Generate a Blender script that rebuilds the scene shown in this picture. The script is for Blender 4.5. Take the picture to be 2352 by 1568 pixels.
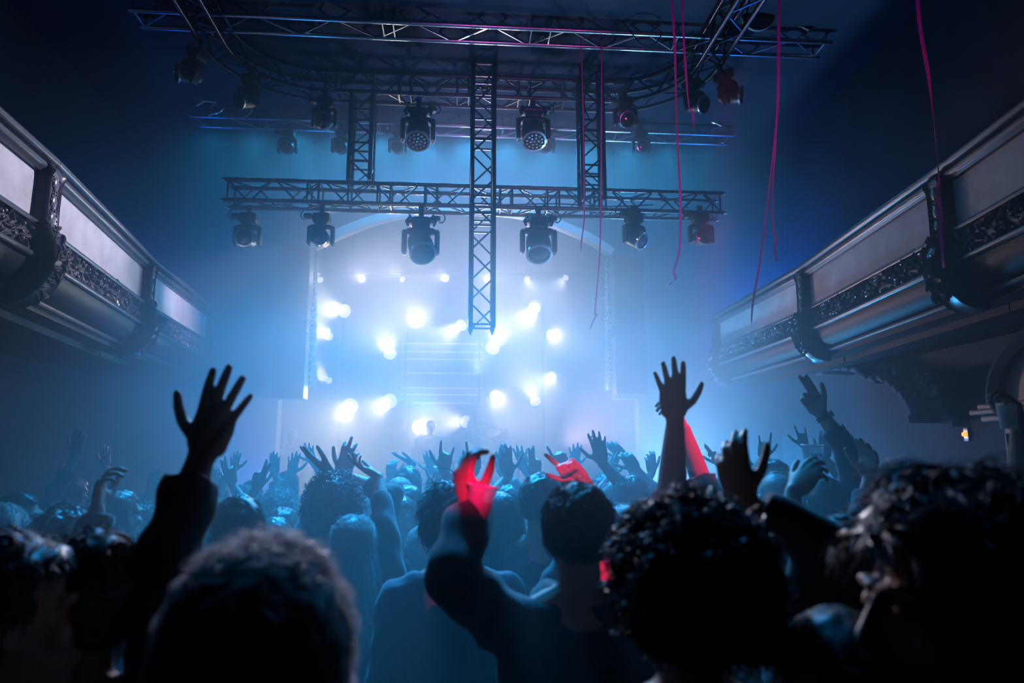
import bpy, bmesh, math, random
import numpy as np
from mathutils import Vector, Matrix, Euler, noise

SC = bpy.context.scene
for _o in list(bpy.data.objects):
    bpy.data.objects.remove(_o, do_unlink=True)
COL = SC.collection
R_ = math.radians

# ------------------------------------------------------------------ camera
FPX = 1568.0
CAM = Vector((0.0, 0.0, 1.95))
CROT = Euler((R_(90 + 9.63), 0.0, R_(-4.28)), 'XYZ').to_matrix()
cd = bpy.data.cameras.new('camera')
cam = bpy.data.objects.new('camera', cd)
COL.objects.link(cam)
cam.location = CAM
cam.rotation_euler = CROT.to_euler()
cd.sensor_width = 36.0
cd.lens = 24.0
cd.clip_start = 0.05
cd.clip_end = 200
cd.dof.use_dof = True
cd.dof.focus_distance = 5.2
cd.dof.aperture_fstop = 2.0
SC.camera = cam

# ------------------------------------------------------------------ view, sampling quality, world
SC.view_settings.view_transform = 'Standard'
SC.view_settings.look = 'None'
SC.view_settings.exposure = 0.48
SC.view_settings.gamma = 1.0
cy = SC.cycles
cy.max_bounces = 5
cy.diffuse_bounces = 2
cy.glossy_bounces = 2
cy.transmission_bounces = 4
cy.transparent_max_bounces = 6
cy.volume_bounces = 0
cy.sample_clamp_indirect = 4.0
cy.caustics_reflective = False
cy.caustics_refractive = False
cy.use_adaptive_sampling = True
cy.adaptive_threshold = 0.035
w = bpy.data.worlds.new('dark_hall')
SC.world = w
w.use_nodes = True
w.node_tree.nodes['Background'].inputs[0].default_value = (0.02, 0.05, 0.12, 1)
w.node_tree.nodes['Background'].inputs[1].default_value = 0.0


def light(name, kind, loc, color, energy, aim=None, size=None, cone=None, blend=1.0, parent=None, shape=None, vol=1.0):
    d = bpy.data.lights.new(name, kind)
    d.color = color
    d.energy = energy
    if kind == 'SPOT':
        d.spot_size = R_(cone or 60)
        d.spot_blend = blend
        d.shadow_soft_size = size or 0.05
    elif kind == 'POINT':
        d.shadow_soft_size = size or 0.2
    elif kind == 'AREA':
        if shape:
            d.shape = 'RECTANGLE'
            d.size, d.size_y = shape
        else:
            d.size = size or 1.0
    o = bpy.data.objects.new(name, d)
    COL.objects.link(o)
    o.location = loc
    if aim is not None:
        q = (Vector(aim) - Vector(loc)).to_track_quat('-Z', 'Y')
        o.rotation_euler = q.to_euler()
    if parent:
        o.parent = parent
    return o


BLUE = (0.0, 0.29, 1.0)
PALE = (0.66, 0.80, 1.0)
RED = (1.0, 0.0, 0.10)
MAG = (1.0, 0.10, 0.75)
# added fill lights, no fixtures: brighten haze by balcony ends, stage sides, wall top
light('blue_haze_fill', 'POINT', (-4.55, 9.75, 3.85), (0, .12, 1), 30, size=.2)
light('blue_haze_fill', 'POINT', (4.55, 9.75, 3.85), (0, .14, 1), 105, size=.2)
light('blue_haze_fill', 'POINT', (4.3, 9.85, 1.0), (.05, .42, 1), 260, size=.2)
light('low_haze_fill', 'SPOT', (3.1, 9.95, 1.1), (.20, .55, 1), 1250, aim=(2.9, 9.2, 3.6), cone=110, size=.2)
light('low_haze_fill', 'SPOT', (-2.9, 9.95, 1.1), (0, .22, 1), 300, aim=(-2.9, 9.2, 4.2), cone=110, size=.2)
for _k in range(13):
    _x = -3.75 + _k * .63
    _f = max(.12, 1 - (abs(_x - .15) / 3.9) ** 1.6)
    light('top_haze_fill', 'SPOT', (_x, 9.9, 6.72), (.06 * _f, .46, 1), 74 * _f, aim=(_x, 9.7, 0), cone=165, size=.25)
# added fill spots inside the stage, widening the haze glow upward and sideways
light('pale_haze_fill', 'SPOT', (.3, 12.0, 3.4), (.42, .42, 1), 640, aim=(.4, 8.8, 6.3), cone=64, size=.2)
light('pale_haze_fill', 'SPOT', (.6, 12.3, 2.4), (1, .72, .66), 330, aim=(3.2, 8.9, 2.7), cone=46, size=.2)
light('pale_haze_fill', 'SPOT', (-.4, 12.3, 2.8), (0, .52, 1), 680, aim=(-3.0, 8.9, 3.6), cone=46, size=.2)
light('pale_haze_fill', 'SPOT', (1.7, 11.2, 2.2), (1, .62, .80), 260, aim=(3.6, 8.4, 3.2), cone=80, size=.2)
# added back lights in empty air near the crossbar, rimming the crowd's heads
RIM = (0.86, 0.84, 1.0)
light('added_rim_light', 'SPOT', (-0.5, 7.6, 4.95), RIM, 70, aim=(0.0, 1.1, 1.75), cone=32, size=0.1)
light('added_rim_light', 'SPOT', (-1.0, 7.5, 5.6), RIM, 130, aim=(0.1, 3.3, 1.65), cone=46, size=0.08)
light('added_rim_light', 'SPOT', (1.0, 7.5, 5.6), RIM, 130, aim=(0.3, 3.3, 1.65), cone=46, size=0.08)
# added blue fills at truss height, no fixtures, tinting haze over the crowd
light('crowd_haze_fill', 'SPOT', (-1.1, 6.6, 6.2), (0, .38, 1), 3300, aim=(-0.3, 4.0, 1.5), cone=48, size=0.15)
light('crowd_haze_fill', 'SPOT', (1.2, 6.6, 6.2), (0, .38, 1), 2500, aim=(0.4, 4.0, 1.5), cone=48, size=0.15)
light('crowd_haze_fill', 'SPOT', (0.0, 4.9, 6.2), (0, .38, 1), 650, aim=(0.05, 1.7, 1.3), cone=42, size=0.15)
# added spots without fixtures, below the ring truss, brightening the balcony fronts
light('balcony_fill', 'SPOT', (1.5, 7.6, 5.9), (0.86, 0.80, 1.0), 1300, aim=(-3.1, 5.5, 4.0), cone=46, size=0.1)
light('balcony_fill', 'SPOT', (-1.0, 7.0, 4.55), (0.95, 0.82, 1.0), 620, aim=(-3.6, 8.8, 3.84), cone=24, size=0.1)
light('balcony_fill', 'SPOT', (-1.5, 7.6, 5.9), (0.9, 0.76, 1.0), 25, aim=(3.5, 7.4, 3.9), cone=40, size=0.1)
# red and magenta house spots at the back of the hall, above and behind the camera
light('magenta_wash', 'SPOT', (-2.4, -3.0, 5.0), MAG, 90, aim=(0.5, 4.8, 1.4), cone=13, size=0.1)
light('magenta_wash', 'SPOT', (0.4, -2.0, 3.2), MAG, 170, aim=(0.3, 7.6, 6.7), cone=14, size=0.1)
light('magenta_wash', 'SPOT', (2.4, -2.0, 3.4), (1.0, 0.10, 0.62), 380, aim=(1.7, 5.0, 4.6), cone=26, size=0.1)


def ray(px, py):
    d = Vector(((px - 1176.0) / FPX, (784.0 - py) / FPX, -1.0))
    return CROT @ d


def P(px, py, Y):
    """world point on the plane at depth Y seen at photograph pixel (px, py)"""
    d = ray(px, py)
    return CAM + d * ((Y - CAM.y) / d.y)


def PX(px, py, X):
    d = ray(px, py)
    return CAM + d * ((X - CAM.x) / d.x)


for _px, _py, _Y, _c, _e, _o in ((1074, 1140, 1.74, 1.25, 3000, (0.4, -3.2, 4.4)), (1594, 1036, 2.65, 3.6, 1500, (1.3, 2.3, 5.4)), (1322, 1088, 2.45, 1.9, 2200, (-0.6, -3.2, 4.4)), (1392, 1282, 2.3, 1.5, 2600, (0.6, -3.2, 4.4))):
    light('red_spot', 'SPOT', _o, RED, _e, aim=P(_px, _py, _Y), cone=_c, size=0.03, blend=0.4)
for _px, _py, _Y, _e in ((600, 1310, .98, 1700), (1560, 1190, 1.16, 700), (2110, 1130, .98, 800), (120, 1260, 1.4, 600)):
    light('added_rim_light', 'SPOT', (-0.5, 7.6, 4.95), RIM, _e, aim=P(_px, _py, _Y), cone=4.6, size=0.06, blend=.6)  # added narrow back lights that rim chosen near heads


# ------------------------------------------------------------------ materials
MATS = {}


def mat(name, col, rough=0.6, metal=0.0, spec=0.5, emis=None, estr=0.0, noisy=0.0, nscale=12.0, bump=0.0, bscale=40.0,
        translucent=0.0, alpha=1.0, sheen=0.0, tcol=None):
    if name in MATS:
        return MATS[name]
    m = bpy.data.materials.new(name)
    m.use_nodes = True
    nt = m.node_tree
    b = nt.nodes['Principled BSDF']
    b.inputs['Base Color'].default_value = (*col, 1)
    b.inputs['Roughness'].default_value = rough
    b.inputs['Metallic'].default_value = metal
    b.inputs['Specular IOR Level'].default_value = spec
    if sheen:
        b.inputs['Sheen Weight'].default_value = sheen
    if emis:
        b.inputs['Emission Color'].default_value = (*emis, 1)
        b.inputs['Emission Strength'].default_value = estr
    if noisy or bump:
        tc = nt.nodes.new('ShaderNodeTexCoord')
    if noisy:
        n = nt.nodes.new('ShaderNodeTexNoise')
        n.inputs['Scale'].default_value = nscale
        n.inputs['Detail'].default_value = 5
        nt.links.new(tc.outputs['Object'], n.inputs['Vector'])
        mr = nt.nodes.new('ShaderNodeMapRange')
        mr.inputs[1].default_value = 0.3
        mr.inputs[2].default_value = 0.7
        mr.inputs[3].default_value = 1.0 - noisy
        mr.inputs[4].default_value = 1.0 + noisy
        nt.links.new(n.outputs['Fac'], mr.inputs[0])
        mx = nt.nodes.new('ShaderNodeVectorMath')
        mx.operation = 'SCALE'
        mx.inputs[0].default_value = col
        nt.links.new(mr.outputs[0], mx.inputs['Scale'])
        nt.links.new(mx.outputs[0], b.inputs['Base Color'])
    if bump:
        n2 = nt.nodes.new('ShaderNodeTexNoise')
        n2.inputs['Scale'].default_value = bscale
        n2.inputs['Detail'].default_value = 4
        nt.links.new(tc.outputs['Object'], n2.inputs['Vector'])
        bp = nt.nodes.new('ShaderNodeBump')
        bp.inputs['Strength'].default_value = bump
        bp.inputs['Distance'].default_value = 0.02
        nt.links.new(n2.outputs['Fac'], bp.inputs['Height'])
        nt.links.new(bp.outputs[0], b.inputs['Normal'])
    if translucent:
        tr = nt.nodes.new('ShaderNodeBsdfTranslucent')
        tr.inputs['Color'].default_value = (*(tcol or col), 1)
        ms = nt.nodes.new('ShaderNodeMixShader')
        ms.inputs[0].default_value = translucent
        nt.links.new(b.outputs[0], ms.inputs[1])
        nt.links.new(tr.outputs[0], ms.inputs[2])
        nt.links.new(ms.outputs[0], nt.nodes['Material Output'].inputs['Surface'])
    if alpha < 1:
        b.inputs['Alpha'].default_value = alpha
    MATS[name] = m
    return m


M_wall = mat('plaster_dark', (0.018, 0.045, 0.075), 0.85, noisy=0.25, nscale=2.5, bump=0.15, bscale=14)
M_ceil = mat('ceiling_black', (0.006, 0.022, 0.045), 0.9, noisy=0.2, nscale=2)
M_floor = mat('floor_boards', (0.03, 0.028, 0.026), 0.5, noisy=0.3, nscale=6)
M_truss = mat('black_truss_paint', (0.010, 0.010, 0.013), 0.24, spec=0.6)
M_alu = mat('aluminium_truss', (0.62, 0.62, 0.66), 0.2, metal=0.95)
M_fix = mat('fixture_black', (0.016, 0.016, 0.018), 0.45, bump=0.05)
M_lens = mat('lens_glass', (0.01, 0.012, 0.016), 0.12, spec=0.9)
M_ring = mat('lens_ring', (0.75, 0.75, 0.8), 0.16, metal=0.9)
M_cable = mat('cable_rubber', (0.012, 0.012, 0.013), 0.5)
M_plaster = mat('balcony_paint', (0.50, 0.47, 0.50), 0.55, noisy=0.16, nscale=5, bump=0.12, bscale=18)
M_trim = mat('balcony_moulding', (0.055, 0.055, 0.075), 0.30, noisy=0.15, nscale=9)
M_carv = mat('carved_lacquer', (0.13, 0.12, 0.15), 0.22, spec=0.8)
M_lamp = mat('lamp_lens_lit', (0.9, 0.85, 0.8), 0.3, emis=(1.0, 0.86, 0.72), estr=0.95)
M_ribbon = mat('pink_ribbon', (0.80, 0.12, 0.50), 0.4, translucent=0.45)
M_drape = mat('black_drape', (0.02, 0.02, 0.022), 0.9)
M_desk = mat('white_desk_cloth', (0.7, 0.7, 0.72), 0.7)
M_door = mat('door_paint_teal', (0.07, 0.12, 0.14), 0.45, noisy=0.1, nscale=8)
M_dark = mat('door_leaf_dark', (0.012, 0.012, 0.016), 0.5)
M_white = mat('white_panel', (0.75, 0.73, 0.75), 0.5)
M_amber = mat('amber_bulb', (1, 0.5, 0.1), 0.4, emis=(1.0, 0.36, 0.06), estr=1.6)
M_chrome = mat('chrome', (0.6, 0.6, 0.62), 0.2, metal=1.0)


# ------------------------------------------------------------------ mesh helpers
class MB:
    def __init__(s):
        s.v = []
        s.f = []

    def add(s, vs, fs):
        o = len(s.v)
        s.v.extend([tuple(x) for x in vs])
        s.f.extend([tuple(i + o for i in f) for f in fs])

    def box(s, c, size, rot=None, taper=1.0, bevel=0.0):
        c = Vector(c)
        hx, hy, hz = size[0] / 2, size[1] / 2, size[2] / 2
        if bevel <= 0:
            vs = [Vector((x * hx * (taper if z > 0 else 1), y * hy * (taper if z > 0 else 1), z * hz)) for z in (-1, 1) for y in (-1, 1) for x in (-1, 1)]
            if rot is not None:
                vs = [rot @ v for v in vs]
            s.add([v + c for v in vs], [(0, 2, 3, 1), (4, 5, 7, 6), (0, 1, 5, 4), (2, 6, 7, 3), (0, 4, 6, 2), (1, 3, 7, 5)])
            return
        b = min(bevel, hx * .9, hy * .9, hz * .9)
        rings = []
        for (z, ins) in ((-hz, b), (-hz + b * .3, b * .3), (-hz + b, 0), (hz - b, 0), (hz - b * .3, b * .3), (hz, b)):
            k = taper if z > 0 else 1.0
            x, y = hx * k - ins, hy * k - ins
            rings.append([Vector((sx, sy, z)) for sx, sy in ((x, -y + b), (x, y - b), (x - b, y), (-x + b, y), (-x, y - b), (-x, -y + b), (-x + b, -y), (x - b, -y))])
        if rot is not None:
            rings = [[rot @ v for v in r] for r in rings]
        s.loft([[v + c for v in r] for r in rings])

    def loft(s, rings, caps=True, closed=True):
        n = len(rings[0])
        vs = [v for r in rings for v in r]
        fs = []
        for i in range(len(rings) - 1):
            for j in range(n if closed else n - 1):
                a = i * n + j
                b_ = i * n + (j + 1) % n
                fs.append((a, b_, b_ + n, a + n))
        if caps:
            fs.append(tuple(range(n))[::-1])
            fs.append(tuple((len(rings) - 1) * n + j for j in range(n)))
        s.add(vs, fs)

    def tube(s, pts, rad, n=8, side=None, round_caps=False, aspect=1.0):
        pts = [Vector(p) for p in pts]
        m = len(pts)
        rad = [rad] * m if isinstance(rad, (int, float)) else list(rad)
        tang = []
        for i in range(m):
            a = pts[max(i - 1, 0)]
            b = pts[min(i + 1, m - 1)]
            t = b - a
            tang.append(t.normalized() if t.length > 1e-9 else Vector((0, 0, 1)))
        if side is None:
            side = Vector((1, 0, 0)) if abs(tang[0].x) < 0.8 else Vector((0, 1, 0))
        u = Vector(side)
        rings = []
        asp = [aspect] * m if isinstance(aspect, (int, float)) else aspect

        def ring(p, u_, v_, r, a_):
            return [p + u_ * (r * math.cos(2 * math.pi * k / n)) + v_ * (r * a_ * math.sin(2 * math.pi * k / n)) for k in range(n)]
        fr = []
        for i in range(m):
            t = tang[i]
            u = (u - t * u.dot(t))
            u = u.normalized() if u.length > 1e-6 else t.orthogonal().normalized()
            fr.append((u.copy(), t.cross(u)))
        if round_caps:
            for k in (80, 50, 25):
                a = R_(k)
                rings.append(ring(pts[0] - tang[0] * rad[0] * math.sin(a), *fr[0], rad[0] * math.cos(a), asp[0]))
        for i in range(m):
            rings.append(ring(pts[i], *fr[i], rad[i], asp[i]))
        if round_caps:
            for k in (25, 50, 80):
                a = R_(k)
                rings.append(ring(pts[-1] + tang[-1] * rad[-1] * math.sin(a), *fr[-1], rad[-1] * math.cos(a), asp[-1]))
        s.loft(rings)

    def ell(s, c, rad, rot=None, nu=16, nv=10):
        c = Vector(c)
        rings = []
        for i in range(nv + 1):
            th = -math.pi / 2 + math.pi * (i + 0.02 if i == 0 else i - 0.02 if i == nv else i) / nv
            r = []
            for j in range(nu):
                ph = 2 * math.pi * j / nu
                v = Vector((rad[0] * math.cos(th) * math.cos(ph), rad[1] * math.cos(th) * math.sin(ph), rad[2] * math.sin(th)))
                r.append((rot @ v if rot is not None else v) + c)
            rings.append(r)
        s.loft(rings)

    def lathe(s, prof, M=None, n=20, caps=True):
        """prof: list of (radius, z); M: 4x4 placing the local z axis"""
        M = M or Matrix()
        rings = [[M @ Vector((max(r, 1e-4) * math.cos(2 * math.pi * j / n), max(r, 1e-4) * math.sin(2 * math.pi * j / n), z)) for j in range(n)] for r, z in prof]
        s.loft(rings, caps=caps)

    def build(s, name, m, parent=None, smooth=True, loc=None, angle=40):
        me = bpy.data.meshes.new(name)
        me.from_pydata(s.v, [], s.f)
        me.validate()
        o = bpy.data.objects.new(name, me)
        COL.objects.link(o)
        if m:
            me.materials.append(m)
        bm = bmesh.new()
        bm.from_mesh(me)
        bmesh.ops.recalc_face_normals(bm, faces=bm.faces[:])
        if smooth:
            for e in bm.edges:
                e.smooth = not (len(e.link_faces) == 2 and e.calc_face_angle(0) > R_(angle))
            for f in bm.faces:
                f.smooth = True
        bm.to_mesh(me)
        bm.free()
        if parent:
            o.parent = parent
        if loc is not None:
            o.location = loc
        return o


def frame(z, x=None):
    """rotation matrix (3x3) with local z along z"""
    z = Vector(z).normalized()
    x = Vector(x) if x is not None else z.orthogonal()
    x = (x - z * x.dot(z)).normalized()
    return Matrix((x, z.cross(x), z)).transposed()


def thing(name, label, cat, loc=(0, 0, 0), group=None):
    o = bpy.data.objects.new(name, None)
    o.empty_display_size = 0.1
    COL.objects.link(o)
    o.location = loc
    return tag(o, label, cat, group)


def tag(o, label, cat, group=None, kind=None):
    if label:
        o['label'] = label
    if cat:
        o['category'] = cat
    if group:
        o['group'] = group
    if kind:
        o['kind'] = kind
    return o


def struct(name, mb, m, parent=None, smooth=False):
    o = mb.build(name, m, parent, smooth=smooth)
    if parent is None:
        o['kind'] = 'structure'
    return o


def cat_rom(pts, k=6):
    pts = [Vector(p) for p in pts]
    out = []
    for i in range(len(pts) - 1):
        p0 = pts[max(i - 1, 0)]
        p1, p2 = pts[i], pts[i + 1]
        p3 = pts[min(i + 2, len(pts) - 1)]
        for j in range(k):
            t = j / k
            out.append(0.5 * ((2 * p1) + (p2 - p0) * t + (2 * p0 - 5 * p1 + 4 * p2 - p3) * t * t + (3 * p1 - p0 - 3 * p2 + p3) * t ** 3))
    out.append(pts[-1])
    return out

# ================================================================== the hall
HX = 5.0          # side walls
YP = 10.4         # proscenium wall
ZC = 6.85          # ceiling
YB = -5.0         # back wall
m = MB(); m.box((0, 5.2, -0.05), (2 * HX + 0.6, 20.6, 0.1)); struct('floor', m, M_floor)
m = MB(); m.box((0, 5.2, ZC + 0.05), (2 * HX + 0.6, 20.6, 0.1)); struct('ceiling', m, M_ceil)
m = MB(); m.box((-HX - 0.05, 5.2, ZC / 2), (0.1, 20.4, ZC)); struct('wall_left', m, M_wall)
m = MB(); m.box((0, YB - 0.05, ZC / 2), (2 * HX, 0.1, ZC)); struct('wall_back', m, M_wall)
m = MB(); m.box((0, 15.25, ZC / 2), (2 * HX, 0.1, ZC)); struct('wall_stage', m, M_drape)

# right wall with an arched doorway
DY0, DY1 = 4.72, 5.78
m = MB()
m.box((HX + 0.05, (15.3 + DY1) / 2, ZC / 2), (0.1, 15.3 - DY1, ZC))
m.box((HX + 0.05, (DY0 + YB) / 2, ZC / 2), (0.1, DY0 - YB, ZC))
m.box((HX + 0.05, (DY0 + DY1) / 2, (ZC + 2.3) / 2), (0.1, DY1 - DY0, ZC - 2.3))
struct('wall_right', m, M_wall)

# proscenium: stepped opening with a flattened arch
XL, XR = P(706, 700, YP).x, P(1409, 700, YP).x
XLb, XRb = P(637, 950, YP).x, P(1467, 950, YP).x
ZS = P(700, 910, YP).z
arch_px = [(709, 565), (760, 540), (800, 522), (860, 500), (940, 482), (1057, 474), (1175, 482), (1255, 500), (1315, 524), (1360, 545), (1405, 575)]
arch = [P(x, y, YP) for x, y in arch_px]
out_l = [(-HX, 0), (XLb, 0), (XLb, ZS), (XL, ZS)]
loop = out_l + [(p.x, p.z) for p in arch] + [(XR, ZS), (XRb, ZS), (XRb, 0), (HX, 0), (HX, ZC), (-HX, ZC)]
bm = bmesh.new()
vs = [bm.verts.new((x, YP, z)) for x, z in loop]
f = bm.faces.new(vs)
r = bmesh.ops.extrude_face_region(bm, geom=[f])
for v in [g for g in r['geom'] if isinstance(g, bmesh.types.BMVert)]:
    v.co.y += 0.25
bmesh.ops.recalc_face_normals(bm, faces=bm.faces[:])
bmesh.ops.triangulate(bm, faces=[f_ for f_ in bm.faces if len(f_.verts) > 4])
me = bpy.data.meshes.new('wall_front'); bm.to_mesh(me); bm.free()
o = bpy.data.objects.new('wall_front', me); COL.objects.link(o); me.materials.append(M_wall); o['kind'] = 'structure'
# smooth arch band
m = MB()
cp = cat_rom([P(x, y + 7, YP) for x, y in arch_px], 5)
sec = [(-0.06, -0.03), (0.06, -0.03), (0.075, 0.0), (0.075, 0.10), (-0.075, 0.10), (-0.075, 0.0)]
rings = []
for i, p in enumerate(cp):
    t = (cp[min(i + 1, len(cp) - 1)] - cp[max(i - 1, 0)]).normalized()
    nrm = Vector((-t.z, 0, t.x))
    rings.append([p + nrm * a + Vector((0, b - 0.06, 0)) for a, b in sec])
m.loft(rings)
o = m.build('trim_1', mat('arch_band', (0.55, 0.55, 0.58), 0.6), angle=50); o['kind'] = 'structure'


def leaf(m, c, d, nrm, L, W, H, n=5):
    """one carved acanthus-like leaf: pointed, ridged, curling off the ground"""
    d = Vector(d).normalized(); nrm = Vector(nrm).normalized(); sd = d.cross(nrm)
    vs, fs = [], []
    for i in range(n + 1):
        t = i / n
        wv = W * (math.sin(math.pi * (0.12 + 0.88 * t)) ** 0.8) * (1 - 0.25 * t)
        if i == n:
            wv = W * 0.08
        h = H * (0.35 + 0.9 * math.sin(math.pi * min(t * 0.8 + 0.1, 1)))
        b = c + d * (L * t)
        vs += [b - sd * wv * .5, b - sd * wv * .28 + nrm * h, b + nrm * h * .72, b + sd * wv * .28 + nrm * h, b + sd * wv * .5]
    for i in range(n):
        for j in range(4):
            a = i * 5 + j
            fs.append((a, a + 1, a + 6, a + 5))
    m.add(vs, fs)


def carved(m, path, up, nrm, width, seed, dens=26, h=0.03):
    """foliage carving along a path: leaves in facing scrolls, berries, small fruits"""
    rnd = random.Random(seed)
    tot = sum((path[i + 1] - path[i]).length for i in range(len(path) - 1))
    n = int(tot * dens)
    for i in range(n):
        s = (i + rnd.random() * 0.7) / n * tot
        k = 0
        while k < len(path) - 2 and s > (path[k + 1] - path[k]).length:
            s -= (path[k + 1] - path[k]).length; k += 1
        t = (path[k + 1] - path[k]).normalized()
        base = path[k] + t * s
        for row in (-1, 0, 1):
            off = (row * 0.30 + rnd.uniform(-.1, .1)) * width
            a = rnd.uniform(-1.0, 1.0) + (0.9 if row > 0 else -0.9 if row < 0 else rnd.choice((0, math.pi)))
            d = t * math.cos(a) + up * math.sin(a)
            c = base + up * off + t * rnd.uniform(-.01, .01)
            q = rnd.random()
            if q < 0.78:
                leaf(m, c - d * 0.02, d, nrm, width * rnd.uniform(.28, .5), width * rnd.uniform(.13, .2), h * rnd.uniform(.7, 1.5))
            else:
                m.ell(c + nrm * h * .5, (width * .075,) * 3, nu=8, nv=5)


# carved strips on the inner edges of the proscenium
for lab, x0, x1, y0, y1, sd in (('carved plaster strip lit white on the left edge of the stage opening', 706, 706, 562, 888, 1),
                               ('carved plaster strip lit white on the right edge of the stage opening', 1407, 1408, 580, 893, 2)):
    t = thing('carved_strip', lab, 'moulding', P((x0 + x1) / 2, y1, YP))
    t.location.x += .06 if x0 < 1000 else -.042
    m = MB(); a, b = P(x0, y1, YP + 0.02), P(x1, y0, YP + 0.02); sh = Vector((.06 if x0 < 1000 else -.042, .03, 0)); a += sh; b += sh
    m.box(((a + b) / 2) - t.location, (0.075, 0.18, (b - a).length)); m.build('backing', M_wall, t, smooth=False)
    m = MB()
    carved(m, [a - t.location + Vector((0, -0.093, 0)), b - t.location + Vector((0, -0.093, 0))], Vector((1, 0, 0)), Vector((0, -1, 0)), 0.10, sd, dens=30, h=0.02)
    sgn = 1 if x0 < 1000 else -1
    carved(m, [a - t.location + Vector((0.035 * sgn, 0.0, 0)), b - t.location + Vector((0.035 * sgn, 0.0, 0))], Vector((0, 1, 0)), Vector((sgn, 0, 0)), 0.16, sd + 5, dens=26, h=0.025)
    m.build('foliage_carving', mat('white_carving', (0.7, 0.7, 0.72), 0.4), t, angle=60)

# hung loudspeaker columns either side of the opening
for lab, xa, xb, ytop, seams in (('tall dark loudspeaker column hung left of the stage opening', 630, 703, 560, (732, 762)),
                                ('tall dark loudspeaker column hung right of the stage opening', 1413, 1484, 590, (740, 768))):
    YS = YP - 0.32
    zb, zt = P(xa, 915 if xa < 1000 else 906, YS).z, P(xa, ytop, YS).z
    xl, xr = P(xa, 800, YS).x, P(xb, 800, YS).x
    t = thing('loudspeaker_column', lab, 'loudspeaker', ((xl + xr) / 2, YS, zb))
    zz = [zb] + [P(xa, s_, YS).z for s_ in sorted(seams, reverse=True)] + [zt]
    for i in range(len(zz) - 1):
        m = MB(); m.box((0, 0.12, (zz[i] + zz[i + 1]) / 2 - zb), (xr - xl, 0.30, zz[i + 1] - zz[i] - 0.008), bevel=0.012)
        c = m.build('cabinet', M_fix, t)
        m = MB(); m.box((0, -0.036, (zz[i] + zz[i + 1]) / 2 - zb), (xr - xl - 0.05, 0.012, max(zz[i + 1] - zz[i] - 0.06, 0.05))); m.build('grille', M_drape, c)
    for sx in (-1, 1):
        m = MB(); m.tube([(sx * 0.15, 0.1, zt - zb), (sx * 0.15, 0.1, ZC - zb)], 0.008, 6); m.build('hanging_wire', M_cable, t)

# ================================================================== balconies
ZRAIL = 1.95 + 2.17
M_cove = mat('cove_near_black', (.010, .012, .018), .5, spec=.2)  # near-black colour for cove, underside and soffit step


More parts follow.
